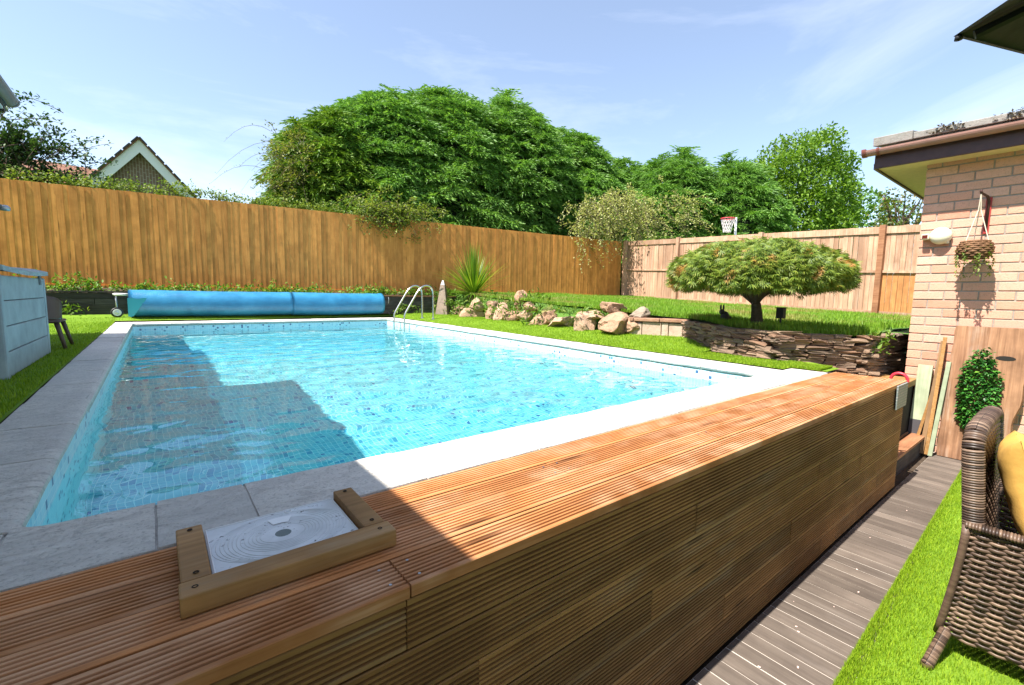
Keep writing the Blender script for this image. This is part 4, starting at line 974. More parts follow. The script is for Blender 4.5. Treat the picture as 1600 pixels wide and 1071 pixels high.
# ---- parasol
def parasol():
    root = tag(empty('parasol'), 'dark grey fabric parasol whose corner hangs in at top right', 'parasol')
    tip = Vector((1.133, .193, 1.107)); d1 = Vector((.966, -.26, 0)).normalized(); d2 = Vector((-.74, -.67, 0)).normalized(); bis = (d1+d2).normalized(); Rr = 1.35; c = Vector((tip.x, tip.y, 0))+bis*Rr; a0 = math.atan2(tip.y-c.y, tip.x-c.x)
    fab = plain('charcoal_canvas', (.055, .055, .058), .85, 0, .35, 25, bmp=.2); fab2 = plain('charcoal_valance', (.10, .10, .105), .85, 0, .3, 25)
    zr, zp = 1.107, 1.66; g = G(); vs = []; N_ = 6; sub = 6; rings = 7
    for k in range(rings+1):
        t = k/rings
        for i in range(N_):
            for j in range(sub):
                q0 = Vector((math.cos(a0+2*PI*i/N_), math.sin(a0+2*PI*i/N_), 0)); q1 = Vector((math.cos(a0+2*PI*(i+1)/N_), math.sin(a0+2*PI*(i+1)/N_), 0)); s_ = j/sub; q = q0.lerp(q1, s_)*Rr*t
                q *= 1-.025*math.sin(PI*s_)*t; vs.append((c.x+q.x, c.y+q.y, zp-(zp-zr)*t-.03*math.sin(PI*t)+.012*math.sin(PI*s_)*t))
    M_ = N_*sub; fs = [(k*M_+j, k*M_+(j+1) % M_, (k+1)*M_+(j+1) % M_, (k+1)*M_+j) for k in range(rings) for j in range(M_)]; g.add(vs, fs); g.build('canopy', fab, root, False)
    rim = vs[-M_:]; g = G(); g.add([q for q in rim]+[(q[0]+(c.x-q[0])*.006, q[1]+(c.y-q[1])*.006, q[2]-.001) for q in rim]+[(q[0]*.985+c.x*.015, q[1]*.985+c.y*.015, q[2]+.06) for q in rim], [(j, (j+1) % M_, M_+(j+1) % M_, M_+j) for j in range(M_)])
    g.build('hem', fab2, root)
    for i in range(N_):
        q = Vector((math.cos(a0+2*PI*i/N_), math.sin(a0+2*PI*i/N_), 0))*Rr*.98; G().tube([(c.x, c.y, zp-.035), (c.x+q.x*.5, c.y+q.y*.5, (zp+zr)/2-.05), (c.x+q.x, c.y+q.y, zr-.006)], .008, 6).build('rib', M['black'], root)
        G().lathe([(.0001, .005), (.005, .004), (.006, -.004), (.0001, -.006)], (c.x+q.x*1.015, c.y+q.y*1.015, zr-.004), 10).build('tip_cap', M['black'], root, True)
    G().tube([(c.x, c.y, -.86), (c.x, c.y, zp+.05)], .022, 12).build('pole', plain('grey_pole', (.2, .2, .2), .4, .5), root, True); G().lathe([(.0001, .09), (.05, .085), (.24, .05), (.26, .0)], (c.x, c.y, -.889), 28).build('base', plain('concrete_base', (.3, .3, .29), .9), root, True)
    settle(root, (c.x, c.y, -.889))
parasol()
# ---- house on the left, mostly outside the frame; its eaves shade the near end
def left_house():
    root = tag(empty('neighbouring_house'), 'house whose grey gutter end shows at the upper left edge', 'house')
    rend = plain('pale_render', (.5, .47, .42), .9, 0, .15, 5, bmp=.2); dkr = plain('roof_felt', (.08, .07, .065), .8, 0, .3, 12); gg = plain('grey_gutter', (.17, .17, .175), .4, 0, .2, 9)
    G().box((-7, -4, -2.3), (-1.66, 5.45, 2.18)).build('wall', rend, root); G().box((-9, 5.455, -2.3), (-2.75, 8.6, 3.6)).build('rear_wall', rend, root)
    G().add([(-.86, -4.2, 2.20), (-.86, 5.74, 2.20), (-5, 5.74, 4.0), (-5, -4.2, 4.0), (-.90, -4.2, 2.12), (-.90, 5.74, 2.12), (-5, 5.74, 3.9), (-5, -4.2, 3.9)], [(0, 1, 2, 3), (4, 7, 6, 5), (0, 4, 5, 1), (1, 5, 6, 2)]).build('roof', dkr, root)
    G().box((-1.66, -4.1, 2.10), (-.90, 5.73, 2.118)).build('soffit', M['white'], root)
    G().bbox((-2.9, 5.5, 3.62), (-2.42, 8.80, 3.74), .01).build('rear_eave', dkr, root); G().add([(-2.42, 5.5, 3.72), (-2.42, 8.8, 3.72), (-6.5, 8.8, 5.0), (-6.5, 5.5, 5.0)], [(0, 1, 2, 3)]).build('rear_roof', dkr, root)
    prof = [(math.cos(t)*.055, math.sin(t)*.055) for t in np.linspace(PI, 2*PI, 10)]+[(math.cos(t)*.05, math.sin(t)*.05) for t in np.linspace(2*PI, PI, 10)]
    G().prism(prof, (-.865, 5.76, 2.20), (1, 0, 0), (0, 0, 1), (0, -1, 0), 9.8).build('gutter', gg, root)
    G().prism([(math.cos(t)*.058, math.sin(t)*.058) for t in np.linspace(PI, 2*PI, 10)], (-.865, 5.775, 2.20), (1, 0, 0), (0, 0, 1), (0, -1, 0), .03).build('gutter_end', gg, root)
    G().bbox((-.93, 5.70, 2.08), (-.895, 5.745, 2.20), .004).build('fascia_end', M['black'], root)
    settle(root, (-3, 2, -2.3))
    lamp = tag(empty('outdoor_lamp'), 'small round grey lamp head at the left edge above the storage box', 'lamp'); G().tube([(-1.66, 5.40, 1.32), (-1.3, 5.75, 1.36), (-1.02, 6.0, 1.345)], .016, 8).build('arm', gg, lamp, True)
    o = G().lathe([(.0001, .03), (.02, .027), (.035, .012), (.038, -.006), (.03, -.02), (.0001, -.022)], (-1.0, 6.02, 1.33), 18).build('head', M['galv'], lamp, True); settle(lamp, (-1.6, 5.45, 1.32))
left_house()
# ---- storage box
def storage_box():
    root = tag(empty('storage_box'), 'pale blue grey plastic garden storage box with lid ajar', 'storage box')
    pc = plain('faded_plastic', (.36, .44, .46), .55, 0, .22, 5, c2=(.24, .29, .32)); x1, x0, y0, y1 = -.815, -1.50, 4.55, 6.16
    for k in range(4):
        z0 = .012+k*.178+.0; ins = .012*(3-k)*0
        for (lo, hi) in (((x1-.03, y0+.055, z0), (x1, y1-.055, z0+.172)), ((x0, y0+.055, z0), (x0+.03, y1-.055, z0+.172)), ((x0+.05, y0, z0), (x1-.05, y0+.03, z0+.172)), ((x0+.05, y1-.03, z0), (x1-.05, y1, z0+.172))):
            G().bbox(lo, hi, .007).build('panel', pc, root)
    G().box((x0+.02, y0+.02, .005), (x1-.012, y1-.012, .70)).build('liner', plain('box_inner', (.12, .14, .15), .8), root)
    for x in (x0+.02, x1-.02):
        for y in (y0+.022, y1-.022): G().bbox((x-.032, y-.034, .004), (x+.026 if x > -1 else x+.03, y+.034, .725), .012).build('corner_post', pc, root)
    rot = Matrix.Rotation(-.055, 3, 'Y') @ Matrix.Rotation(-.012, 3, 'X')
    lid = G(); vs = []
    nx, ny = 8, 12
    for top in (0, 1):
        for i in range(nx+1):
            for j in range(ny+1):
                x = x0-.04+(x1-x0+.07)*i/nx; y = y0-.04+(y1-y0+.06)*j/ny; e = .03*(1-(2*j/ny-1)**2)*0+.025*math.sin(PI*i/nx); q = Vector((x, y, .80+e-(.0 if top else .035)+.028*(i/nx)*0)); vs.append(q+Vector((0, 0, .035*math.sin((j/ny)*PI*1.0)*-.5+(.03 if i > nx*.9 else 0)*-.5)))
    n1 = (nx+1)*(ny+1); fs = [(k_*n1+i*(ny+1)+j, k_*n1+(i+1)*(ny+1)+j, k_*n1+(i+1)*(ny+1)+j+1, k_*n1+i*(ny+1)+j+1) for k_ in (0, 1) for i in range(nx) for j in range(ny)]
    for i in range(nx): fs += [(i*(ny+1), (i+1)*(ny+1), n1+(i+1)*(ny+1), n1+i*(ny+1)), (i*(ny+1)+ny, (i+1)*(ny+1)+ny, n1+(i+1)*(ny+1)+ny, n1+i*(ny+1)+ny)]
    for j in range(ny): fs += [(j, j+1, n1+j+1, n1+j), (nx*(ny+1)+j, nx*(ny+1)+j+1, n1+nx*(ny+1)+j+1, n1+nx*(ny+1)+j)]
    lid.add(vs, fs); lid.build('lid', pc, root)
    G().bbox((x1-.005, y1-.26, .66), (x1+.012, y1-.20, .74), .005).build('latch', plain('latch_grey', (.16, .19, .2), .5), root)
    G().tube([(x1-.1, y0+.5, .73), (x1-.1, y0+.5, .78)], .01, 6).build('stay', M['black'], root)
    settle(root, (-1.15, 5.35, .006))
storage_box()
# ---- brown garden chair behind the box
def brown_chair():
    root = tag(empty('garden_chair'), 'brown moulded plastic garden chair half hidden behind the storage box', 'chair'); bc = plain('brown_plastic', (.11, .07, .05), .45, 0, .2, 8); x, y, z = -1.02, 6.72, turf_z(-1, 6.7)
    g = G(); vs = []
    for i in range(13):
        for j in range(9):
            s_ = i/12*2-1; t = j/8; an = s_*1.25; vs.append((x+.27*math.sin(an), y-.02+.22*(1-math.cos(an))-.24+.05*t, z+.30+.26*t*(1-.25*abs(s_)**3)))
    g.add(vs, [(i*9+j, (i+1)*9+j, (i+1)*9+j+1, i*9+j+1) for i in range(12) for j in range(8)]); o = g.build('backrest', bc, root, True); so = o.modifiers.new('thickness', 'SOLIDIFY'); so.thickness = .018
    G().bbox((x-.25, y-.24, z+.27), (x+.25, y+.25, z+.30), .02).build('seat', bc, root, True)
    for sx in (-1, 1):
        for sy in (-1, 1): G().tube([(x+sx*.22, y+sy*.2, z+.28), (x+sx*.28, y+sy*.25, z+.0)], [.022, .016], 8).build('leg', bc, root, True)
    settle(root, (x, y, z))
brown_chair()
# ---- basketball hoop beyond the right fence
def hoop():
    root = tag(empty('basketball_hoop'), 'red rimmed basketball hoop on a white pole above the right fence', 'basketball hoop'); hx, hy, hz = 15.55, 7.92, 3.36; wt = M['white']
    G().tube([(15.80, 7.70, .3), (15.76, 7.75, 3.40)], .035, 10).build('pole', wt, root, True); G().tube([(15.765, 7.745, 3.38), (15.70, 7.80, 3.37)], .02, 8).build('bracket', wt, root)
    G().tube([(hx+.225*math.cos(t), hy+.225*math.sin(t), hz) for t in np.linspace(0, 2*PI, 29)], .019, 8, False).build('rim', plain('red_rim', (.60, .05, .07), .4), root, True)
    g = G(); nn = 14; rad = lambda t: .222-.10*min(1, t*1.25)
    for k in range(nn):
        for sg in (-1, 1):
            pts = []
            for i in range(9):
                t = i/8; an = 2*PI*(k+sg*t*2.0)/nn; pts.append((hx+rad(t)*math.cos(an), hy+rad(t)*math.sin(an), hz-.46*t))
            g.tube(pts, .0085, 4)
    g.build('net', plain('white_net', (.72, .66, .66), .8), root); settle(root, (15.8, 7.7, .3))
hoop()
# ---- gabled house beyond the far fence
def gable_house():
    root = tag(empty('gabled_house'), 'brick house with white bargeboards and tiled roof beyond the left fence', 'house')
    yg = 22.0; ax, az = -.14, 5.98; e = 1.2; zl = lambda d: az-d*1.17
    wl = 1.55; tile = plain('red_brown_tile', (.26, .12, .075), .85, 0, .45, 9, bmp=.5); wt = plain('white_board', (.72, .72, .72), .5); dk = plain('dark_verge', (.05, .045, .045), .8)
    G().add([(ax-2.2, yg, .5), (ax+2.2, yg, .5), (ax+2.2, yg, zl(2.2)), (ax, yg, az-.05), (ax-2.2, yg, zl(2.2))], [(0, 1, 2, 3, 4)]).add([(ax-2.2, yg+7, .5), (ax+2.2, yg+7, .5), (ax+2.2, yg+7, zl(2.2)), (ax, yg+7, az-.05), (ax-2.2, yg+7, zl(2.2))], [(0, 4, 3, 2, 1)]).add([(ax-2.2, yg, .5), (ax-2.2, yg+7, .5), (ax-2.2, yg+7, zl(2.2)), (ax-2.2, yg, zl(2.2))], [(0, 1, 2, 3)]).add([(ax+2.2, yg, .5), (ax+2.2, yg+7, .5), (ax+2.2, yg+7, zl(2.2)), (ax+2.2, yg, zl(2.2))], [(0, 3, 2, 1)]).build('wall', M['brick_dk'], root)
    for sg in (-1, 1):
        b0, b1 = Vector((ax, yg-.32, az)), Vector((ax+sg*2.6, yg-.32, zl(2.6))); dn = Vector((0, 0, -.44)); th = Vector((0, .04, 0))
        G().add([b0, b1, b1+dn, b0+dn, b0+th, b1+th, b1+dn+th, b0+dn+th], [(0, 1, 2, 3), (0, 4, 5, 1), (3, 2, 6, 7), (1, 5, 6, 2)]).build('bargeboard', wt, root)
        roof = G().add([(ax, yg-.4, az+.07), (ax+sg*2.75, yg-.4, zl(2.75)+.07), (ax+sg*2.75, yg+7.3, zl(2.75)+.07), (ax, yg+7.3, az+.07), (ax, yg-.4, az-.0), (ax+sg*2.75, yg-.4, zl(2.75)), (ax+sg*2.75, yg+7.3, zl(2.75)), (ax, yg+7.3, az-.0)], [(0, 1, 2, 3), (4, 7, 6, 5), (0, 4, 5, 1), (1, 5, 6, 2)]).build('roof', tile, root)
        vt = G().bbox((0, 0, 0), (.30, .12, .05), .008).mesh('verge_tile', dk)
        for k in range(12):
            d = k*.235; place(link('verge_tile', vt, roof), (ax+sg*(d+.0), yg-.46, zl(d)+.05), (0, sg*.864 if sg > 0 else PI-.864*1, 0)) if sg > 0 else place(link('verge_tile', vt, roof), (ax-d-.2, yg-.46, zl(d+.2)+.06), (0, -.864, 0))
    # side roof running left
    rz = 5.12; G().add([(-9, yg+2.4, rz+.35), (ax-.8, yg+2.4, rz+.06), (ax-.8, yg-.1, rz-1.2), (-9, yg-.1, rz-1.0)], [(0, 3, 2, 1)]).build('side_roof', tile, root)
    rt_ = G().bbox((-.17, -.02, -.02), (.17, .36, .025), .012).mesh('roof_tile', tile)
    for rr_ in range(7):
        for cc in range(20):
            x = -1.25-cc*.345; y = yg+2.2-rr_*.36; z = rz+.05-(x+.9)*.035-(yg+2.4-y)*.5+.02
            if x > -7.8: place(link('roof_tile', rt_, root), (x, y-.16, z-.06), (.47, .035, 0))
    G().box((-9, yg+.3, .5), (ax-2.25, yg+2.0, 3.4)).build('side_wall', M['brick_dk'], root)
    settle(root, (ax, yg+3, .5))
gable_house()
# ---- rabbit ornament and stake lantern under the tree
def ornaments():
    gz = lawn_z(6.3, 3.0)
    root = bmesh.new(); rx, ry, rz = 5.72, 2.87, lawn_z(5.7, 2.9)+.005; dk = plain('dark_resin', (.05, .045, .045), .6)
    g = G(); R_ = tag(empty('rabbit_ornament'), 'small dark rabbit ornament sitting by the tree trunk', 'ornament')
    def ell(c, rd, nm):
        bm = bmesh.new(); bmesh.ops.create_uvsphere(bm, u_segments=14, v_segments=10, radius=1)
        for v in bm.verts: v.co = Vector((v.co.x*rd[0]+c[0], v.co.y*rd[1]+c[1], v.co.z*rd[2]+c[2]))
        me = bpy.data.meshes.new(nm); bm.to_mesh(me); bm.free(); me.materials.append(dk); me.shade_smooth(); return link(nm, me, R_)
    ell((rx, ry, rz+.065), (.062, .05, .068), 'body'); ell((rx-.045, ry+.02, rz+.125), (.04, .032, .034), 'head'); ell((rx-.05, ry+.035, rz+.18), (.010, .012, .042), 'ear'); ell((rx-.03, ry+.01, rz+.178), (.010, .012, .040), 'ear'); ell((rx+.065, ry-.03, rz+.05), (.02, .02, .02), 'tail'); settle(R_, (rx, ry, rz)); root.free()
    L_ = tag(empty('stake_lantern'), 'small dark square solar lantern on a stake right of the trunk', 'lantern'); x, y = 6.02, 2.33; z = lawn_z(x, y)
    G().tube([(x, y, z-.05), (x+.004, y, z+.10)], .012, 8).build('stake', dk, L_); G().bbox((x-.042, y-.042, z+.10), (x+.042, y+.042, z+.225), .006).build('lamp_head', dk, L_); G().bbox((x-.05, y-.05, z+.225), (x+.05, y+.05, z+.235), .003).build('solar_panel', M['black'], L_); settle(L_, (x, y, z))
ornaments()
# ---- grit and petals on the composite boards
def grit():
    pts = [(1.92, .72), (2.28, .70), (2.31, .72), (2.62, .66), (2.05, .62), (3.1, .69), (2.5, .80), (2.86, .62), (3.6, .75), (1.72, .62), (4.3, .7)]
    g = G()
    for (x, y) in pts: s_ = random.uniform(.002, .006); g.bbox((x-s_, y-s_*.6, -.899), (x+s_, y+s_*.6, -.899+s_*.7), .0012, Matrix.Rotation(random.random()*3, 3, 'Z'))
    tag(g.build('petals', plain('pale_petal', (.72, .52, .46), .8)), 'scattered pale petals and grit on the grey deck boards', 'petals', kind='stuff')
grit()

# ================================================================== PLANTS
def tuft_points(P, N, k, spread, tip=.55):
    """k directions per tuft round outward normal N"""
    n_ = len(P); Pn = np.repeat(P, k, 0); Nn = np.repeat(N, k, 0); D = nrm(Nn*tip+RNG.normal(0, spread, (n_*k, 3))); return Pn, D
def limbs(g, base, tips, r0, r1=.006, bend=.15):
    base = Vector(base)
    for t in tips:
        t = Vector(t); m1 = base.lerp(t, .4)+Vector((random.uniform(-bend, bend), random.uniform(-bend, bend), bend*.6)); g.tube([base, m1, base.lerp(t, .75)+Vector((0, 0, bend*.4)), t], [r0, r0*.62, r0*.36, r1], 6)
MC = leafy('conifer_spray', [(0, (.055, .14, .025)), (.35, (.11, .24, .04)), (.7, (.18, .34, .06)), (1, (.30, .46, .11))], .38, .55, .35)
MCB = leafy('conifer_spray_yellow', [(0, (.05, .11, .012)), (.4, (.11, .22, .022)), (.75, (.20, .31, .035)), (1, (.32, .38, .06))], .25, .55, .35)
MCORE = plain('dark_interior', (.012, .022, .008), .95)  # for the added solid shell in each crown; inner shade put into its colour
FRV, FRF = t_frond(4, .85)
def blob(c, rx, ry, z0, z1, seed, n_, flat=2.4, under=.0):
    """points and normals on a lumpy dome"""
    th = RNG.uniform(0, 2*PI, n_); u = RNG.uniform(0, 1, n_)**.85
    prof = np.sqrt(np.maximum(1-u**flat, 0))*(1-under*(1-u)**3); ln = np.array([noise.noise((math.cos(t)*1.6+seed, math.sin(t)*1.6, q*2.6)) for t, q in zip(th, u)])
    ln2 = np.array([noise.noise((math.cos(t)*4.5+seed, math.sin(t)*4.5, q*7)) for t, q in zip(th, u)])
    k = 1+.20*ln+.10*ln2
    P = np.stack([c[0]+rx*prof*k*np.cos(th), c[1]+ry*prof*k*np.sin(th), z0+(z1-z0)*u*(1+.05*ln+.04*ln2)], 1)
    N = nrm(np.stack([np.cos(th)*(prof+.15)/rx, np.sin(th)*(prof+.15)/ry, (u**1.6)*1.1/(z1-z0)*2.2*.5+.02], 1)); return P, N
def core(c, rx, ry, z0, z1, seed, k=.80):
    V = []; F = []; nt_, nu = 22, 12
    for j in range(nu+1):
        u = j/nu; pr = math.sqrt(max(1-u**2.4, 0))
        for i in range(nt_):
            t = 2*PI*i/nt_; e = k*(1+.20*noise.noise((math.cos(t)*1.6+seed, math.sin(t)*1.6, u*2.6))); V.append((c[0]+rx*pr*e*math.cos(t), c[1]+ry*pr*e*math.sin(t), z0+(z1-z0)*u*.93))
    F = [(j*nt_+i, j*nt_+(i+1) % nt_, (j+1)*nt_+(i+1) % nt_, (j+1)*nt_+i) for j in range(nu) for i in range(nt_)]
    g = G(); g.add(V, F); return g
def conifer(label, c, rx, ry, h, seed, tufts=1000, mat=None, z0=.5, k=13, sz=(.34, .54), group='conifers of the big hedge'):
    root = tag(empty('conifer'), label, 'conifer', group); P, N = blob(c, rx, ry, z0+.15, z0+h, seed, tufts)
    P2, N2 = blob(c, rx*.9, ry*.9, z0+.15, z0+h*.95, seed, tufts//3); P = np.concatenate([P, P2]); N = np.concatenate([N, N2])
    # each tuft: a drooping fan round its own centre, standing out from the crown by a varying amount
    n0 = len(P); off = RNG.uniform(-.05, .45, n0); off[tufts:] = -.12; ts = RNG.uniform(*sz, n0)*RNG.uniform(.85, 1.2, n0)
    Pn = np.repeat(P+N*off[:, None], k, 0); ph = RNG.uniform(0, 2*PI, n0*k); D = np.stack([np.cos(ph), np.sin(ph), RNG.normal(.30, .18, n0*k)], 1)*.62+np.repeat(N, k, 0)*.62
    sc = np.repeat(ts, k)*RNG.uniform(.8, 1.15, n0*k); V, F = scatter(FRV, FRF, Pn+RNG.normal(0, .025, Pn.shape), frames(D, RNG.normal(0, .25, len(D))), sc)
    link('crown', np_mesh('crown', V, F, mat or MC), root); core(c, rx, ry, z0+.1, z0+h, seed).build('dark_core', MCORE, root)
    g = G(); g.tube([(c[0], c[1], z0-.3), (c[0], c[1], z0+h*.5), (c[0], c[1], z0+h*.9)], [.22, .14, .03], 8); g.build('trunk', M['bark'], root)
    settle(root, (c[0], c[1], z0)); return root
conifer('leftmost conifer of the big hedge, lowest with a ragged yellowish flank', (5.0, 16.3), 1.75, 1.9, 5.5, 1.3, 700, MCB)
conifer('rounded green conifer second from the left in the hedge', (6.9, 16.4), 2.4, 2.2, 6.75, 5.1, 1050)
conifer('broad conifer in the middle of the hedge, its dome smooth', (9.3, 16.2), 2.9, 2.5, 7.35, 9.7, 1350)
conifer('dark green conifer right of the hedge middle with ragged top', (12.2, 16.1), 3.0, 2.5, 7.7, 13.9, 1400)
conifer('tallest looking conifer sloping down at the hedge right end', (15.4, 15.9), 2.8, 2.5, 7.3, 17.3, 1150)
conifer('lower conifer tucked behind the pale drooping shrub', (17.9, 14.8), 2.2, 2.0, 6.1, 21.1, 650)
conifer('flat topped conifer behind the basketball hoop', (19.0, 12.2), 2.3, 2.0, 6.05, 25.3, 700)
conifer('short bushy conifer right of the basketball hoop', (20.8, 10.3), 1.8, 1.6, 5.9, 29.9, 520)
def sprigs(root, spots, n_leaf, mat, size, tmpl, L=(.5, 1.2), arch=.4, thick=.008, name='foliage', jit=.05, twig=True, droop=.0):
    """arching twigs carrying small leaves; spots: (base, direction)"""
    g = G(); P = []; D = []
    for (b0, d) in spots:
        b0 = Vector(b0); d = Vector(d).normalized(); l = random.uniform(*L); pts = [b0+d*l*t+Vector((0, 0, -arch*l*t*t)) for t in np.linspace(0, 1, 6)]
        if twig: g.tube(pts, [thick*(1-.13*i) for i in range(6)], 4)
        for k in range(n_leaf):
            t = random.uniform(.08, 1.02); i = min(4, int(t*5)); q = pts[i].lerp(pts[i+1], t*5-i); P.append(q+Vector((random.gauss(0, jit), random.gauss(0, jit), random.gauss(0, jit)))); D.append((d.x+random.gauss(0, .8), d.y+random.gauss(0, .8), d.z+random.gauss(0, .7)-droop))
    V, F = scatter(*tmpl, np.array(P), frames(np.array(D), RNG.uniform(-.8, .8, len(P))), RNG.uniform(*size, len(P)))
    link(name, np_mesh(name, V, F, mat), root)
    if twig: tag(g.build('branches', M['twig'], root), kind='stuff')
LEAF = t_leaf(.55)
def broad_tree(label, c, rx, ry, z0, zb, h, seed, n_, mat, size, core_k=.55, cat='tree', name='broadleaf_tree', group='trees beyond the right fence', inner=.25):
    root = tag(empty(name), label, cat, group); th = RNG.uniform(0, 2*PI, n_); 
    D = rdir(n_); ln = np.array([noise.noise((d[0]*1.7+seed, d[1]*1.7, d[2]*1.7)) for d in D]); ln2 = np.array([noise.noise((d[0]*4+seed, d[1]*4, d[2]*4)) for d in D]); rr = (1+.30*ln+.22*ln2)*(1-RNG.uniform(0, 1, n_)**2*(1-inner)*.7); H = (h-zb)/2
    P = np.stack([c[0]+rx*D[:, 0]*rr, c[1]+ry*D[:, 1]*rr, z0+zb+H+H*D[:, 2]*rr], 1); keep = np.array([noise.noise((q[0]*1.1+seed, q[1]*1.1, q[2]*1.4)) for q in P]) > -.22; P = P[keep]; D = D[keep]
    Pn, Dn = tuft_points(P, D, 6, .7, .4); Dn[:, 2] -= .15; V, F = scatter(*LEAF, Pn+RNG.normal(0, .11, Pn.shape), frames(Dn, RNG.uniform(-1, 1, len(Dn))), RNG.uniform(*size, len(Pn)))
    link('crown', np_mesh('crown', V, F, mat), root)
    g = G(); g.tube([(c[0], c[1], z0-.4), (c[0]+.05, c[1], z0+zb*.7), (c[0], c[1], z0+(h+zb)/2)], [.20, .15, .08], 8)
    for k in range(12):
        an = random.uniform(0, 6.28); limbs(g, (c[0], c[1], z0+zb*random.uniform(.6, 1.2)+.2), [(c[0]+rx*.75*math.cos(an), c[1]+ry*.75*math.sin(an), z0+zb+(h-zb)*random.uniform(.3, .9))], .06, .01, .2)
    g.build('trunk', M['bark'], root); settle(root, (c[0], c[1], z0)); return root
MB1 = leafy('bright_leaf', [(0, (.06, .13, .015)), (.45, (.125, .235, .025)), (.8, (.215, .335, .04)), (1, (.32, .43, .07))], .42, .7, .35)
MB2 = leafy('mid_leaf', [(0, (.05, .12, .02)), (.5, (.11, .23, .04)), (1, (.20, .33, .06))], .35, .7, .35)
MB3 = leafy('rusty_leaf', [(0, (.05, .085, .02)), (.5, (.11, .15, .03)), (.8, (.22, .16, .05)), (1, (.34, .15, .06))], .35, .7, .3)
broad_tree('tall bright green leafy tree rising above the right fence', (24.6, 9.2), 2.6, 2.4, .2, 1.6, 8.1, 3.3, 6500, MB1, (.12, .22))
broad_tree('smaller mid green tree right of the bright one', (29.6, 8.1), 2.0, 1.9, .2, 1.5, 6.5, 8.8, 900, MB2, (.16, .28))
broad_tree('sparse rusty leaved shrub beside the brick house eaves', (20.9, 4.3), .95, .95, .2, 2.2, 4.55, 12.1, 240, MB3, (.10, .17))
# --- shrubs along and over the far fence
MY = leafy('yellow_green_leaf', [(0, (.06, .09, .015)), (.5, (.16, .19, .03)), (1, (.36, .33, .09))], .35, 1.2, .3)
MP = leafy('pale_cotoneaster', [(0, (.15, .19, .05)), (.45, (.36, .38, .13)), (1, (.66, .62, .34))], .42, 1.0, .25)
MD = leafy('dark_shrub_leaf', [(0, (.012, .035, .010)), (.5, (.035, .08, .02)), (.85, (.08, .14, .03)), (1, (.20, .10, .05))], .25, 1.2, .3)
def shrub(label, name, spots, n_leaf, mat, size, L, arch, cat='shrub', group=None, jit=.05, **kw):
    root = tag(empty(name), label, cat, group); sprigs(root, spots, n_leaf, mat, size, LEAF, L, arch, jit=jit, **kw); b0 = spots[0][0]; return settle(root, b0)
rs = random.Random(5)
def sp_ball(c, r_, n_, upb=.3): return [((c[0]+rs.gauss(0, r_[0]), c[1]+rs.gauss(0, r_[1]), c[2]+rs.gauss(0, r_[2])), (rs.gauss(0, 1), rs.gauss(0, 1), rs.gauss(upb, .7))) for _ in range(n_)]
# dark berried shrub top left
sh = [(q, (d[0], abs(d[1])*.7, d[2])) for q, d in sp_ball((-2.3, 14.2, 2.95), (.6, .25, .42), 260, .5)]+[((-2.1+rs.gauss(0, .25), 14.2, 3.4), (rs.uniform(-.3, .85), rs.gauss(0, .3), rs.uniform(.5, 1.1))) for _ in range(26)]
shrub('dark leafy shrub with long arching twigs at top left behind fence', 'berry_shrub', sh, 34, MD, (.06, .12), (.5, 1.5), .25, jit=.045)
# climber spilling along the fence top on the left
def fence_y(x): return 13.0+(-2-x)*.1266
cl = []
for k in range(300):
    x = -2.2+6.1*rs.random(); hump = .11+.16*max(0, noise.noise((x*1.3, 0, 2)))+.10*math.exp(-((x-.6)/.5)**2)
    cl.append(((x, fence_y(x)+rs.uniform(.06, .3), 2.70+rs.uniform(-.02, hump)), (rs.gauss(0, 1), abs(rs.gauss(0, .4)), rs.gauss(.35, .5))))
tag(shrub('leafy climber spilling over the fence top in front of gable', 'fence_climber', cl, 15, leafy('climber_leaf', [(0, (.05, .09, .015)), (.5, (.14, .21, .03)), (.85, (.27, .31, .06)), (1, (.34, .24, .08))], .4, 1.2, .35), (.045, .085), (.10, .32), .5, 'climber', twig=False))
# yellow-green climber on the hedge's left flank with loose trailing shoots
fl = [((3.15+rs.gauss(.35, .35), 15.0+rs.gauss(0, .35), 2.4+rs.uniform(0, 2.9)), (rs.gauss(-.7, .6), rs.gauss(-.4, .6), rs.gauss(.2, .6))) for _ in range(170)]
shrub('yellow green climber on the left flank of the hedge', 'hedge_climber', fl, 20, MY, (.05, .10), (.35, .8), .5)
lo = [((3.0+rs.gauss(0, .2), 14.9, rs.uniform(3.0, 5.2)), (-1, rs.gauss(0, .3), rs.gauss(.1, .35))) for _ in range(7)]
shrub('bare trailing shoots hanging left of the hedge against the sky', 'trailing_shoots', lo, 9, MY, (.03, .055), (.8, 1.7), .75, 'climber', jit=.015, thick=.006)
# yellow-green bush over the fence, mid
fb = [((5.30+rs.gauss(0, .55), fence_y(5.3)+rs.uniform(-.22, .4), 2.76+rs.gauss(.06, .19)), (rs.gauss(0, 1), rs.gauss(-.4, .6), rs.gauss(.25, .6))) for _ in range(300)]
shrub('yellowish bush bulging over the fence below the hedge', 'fence_bush', fb, 20, leafy('bush_leaf', [(0, (.06, .10, .015)), (.45, (.15, .21, .03)), (.85, (.30, .33, .06)), (1, (.42, .36, .10))], .4, 1.2, .35), (.05, .09), (.2, .5), .45)
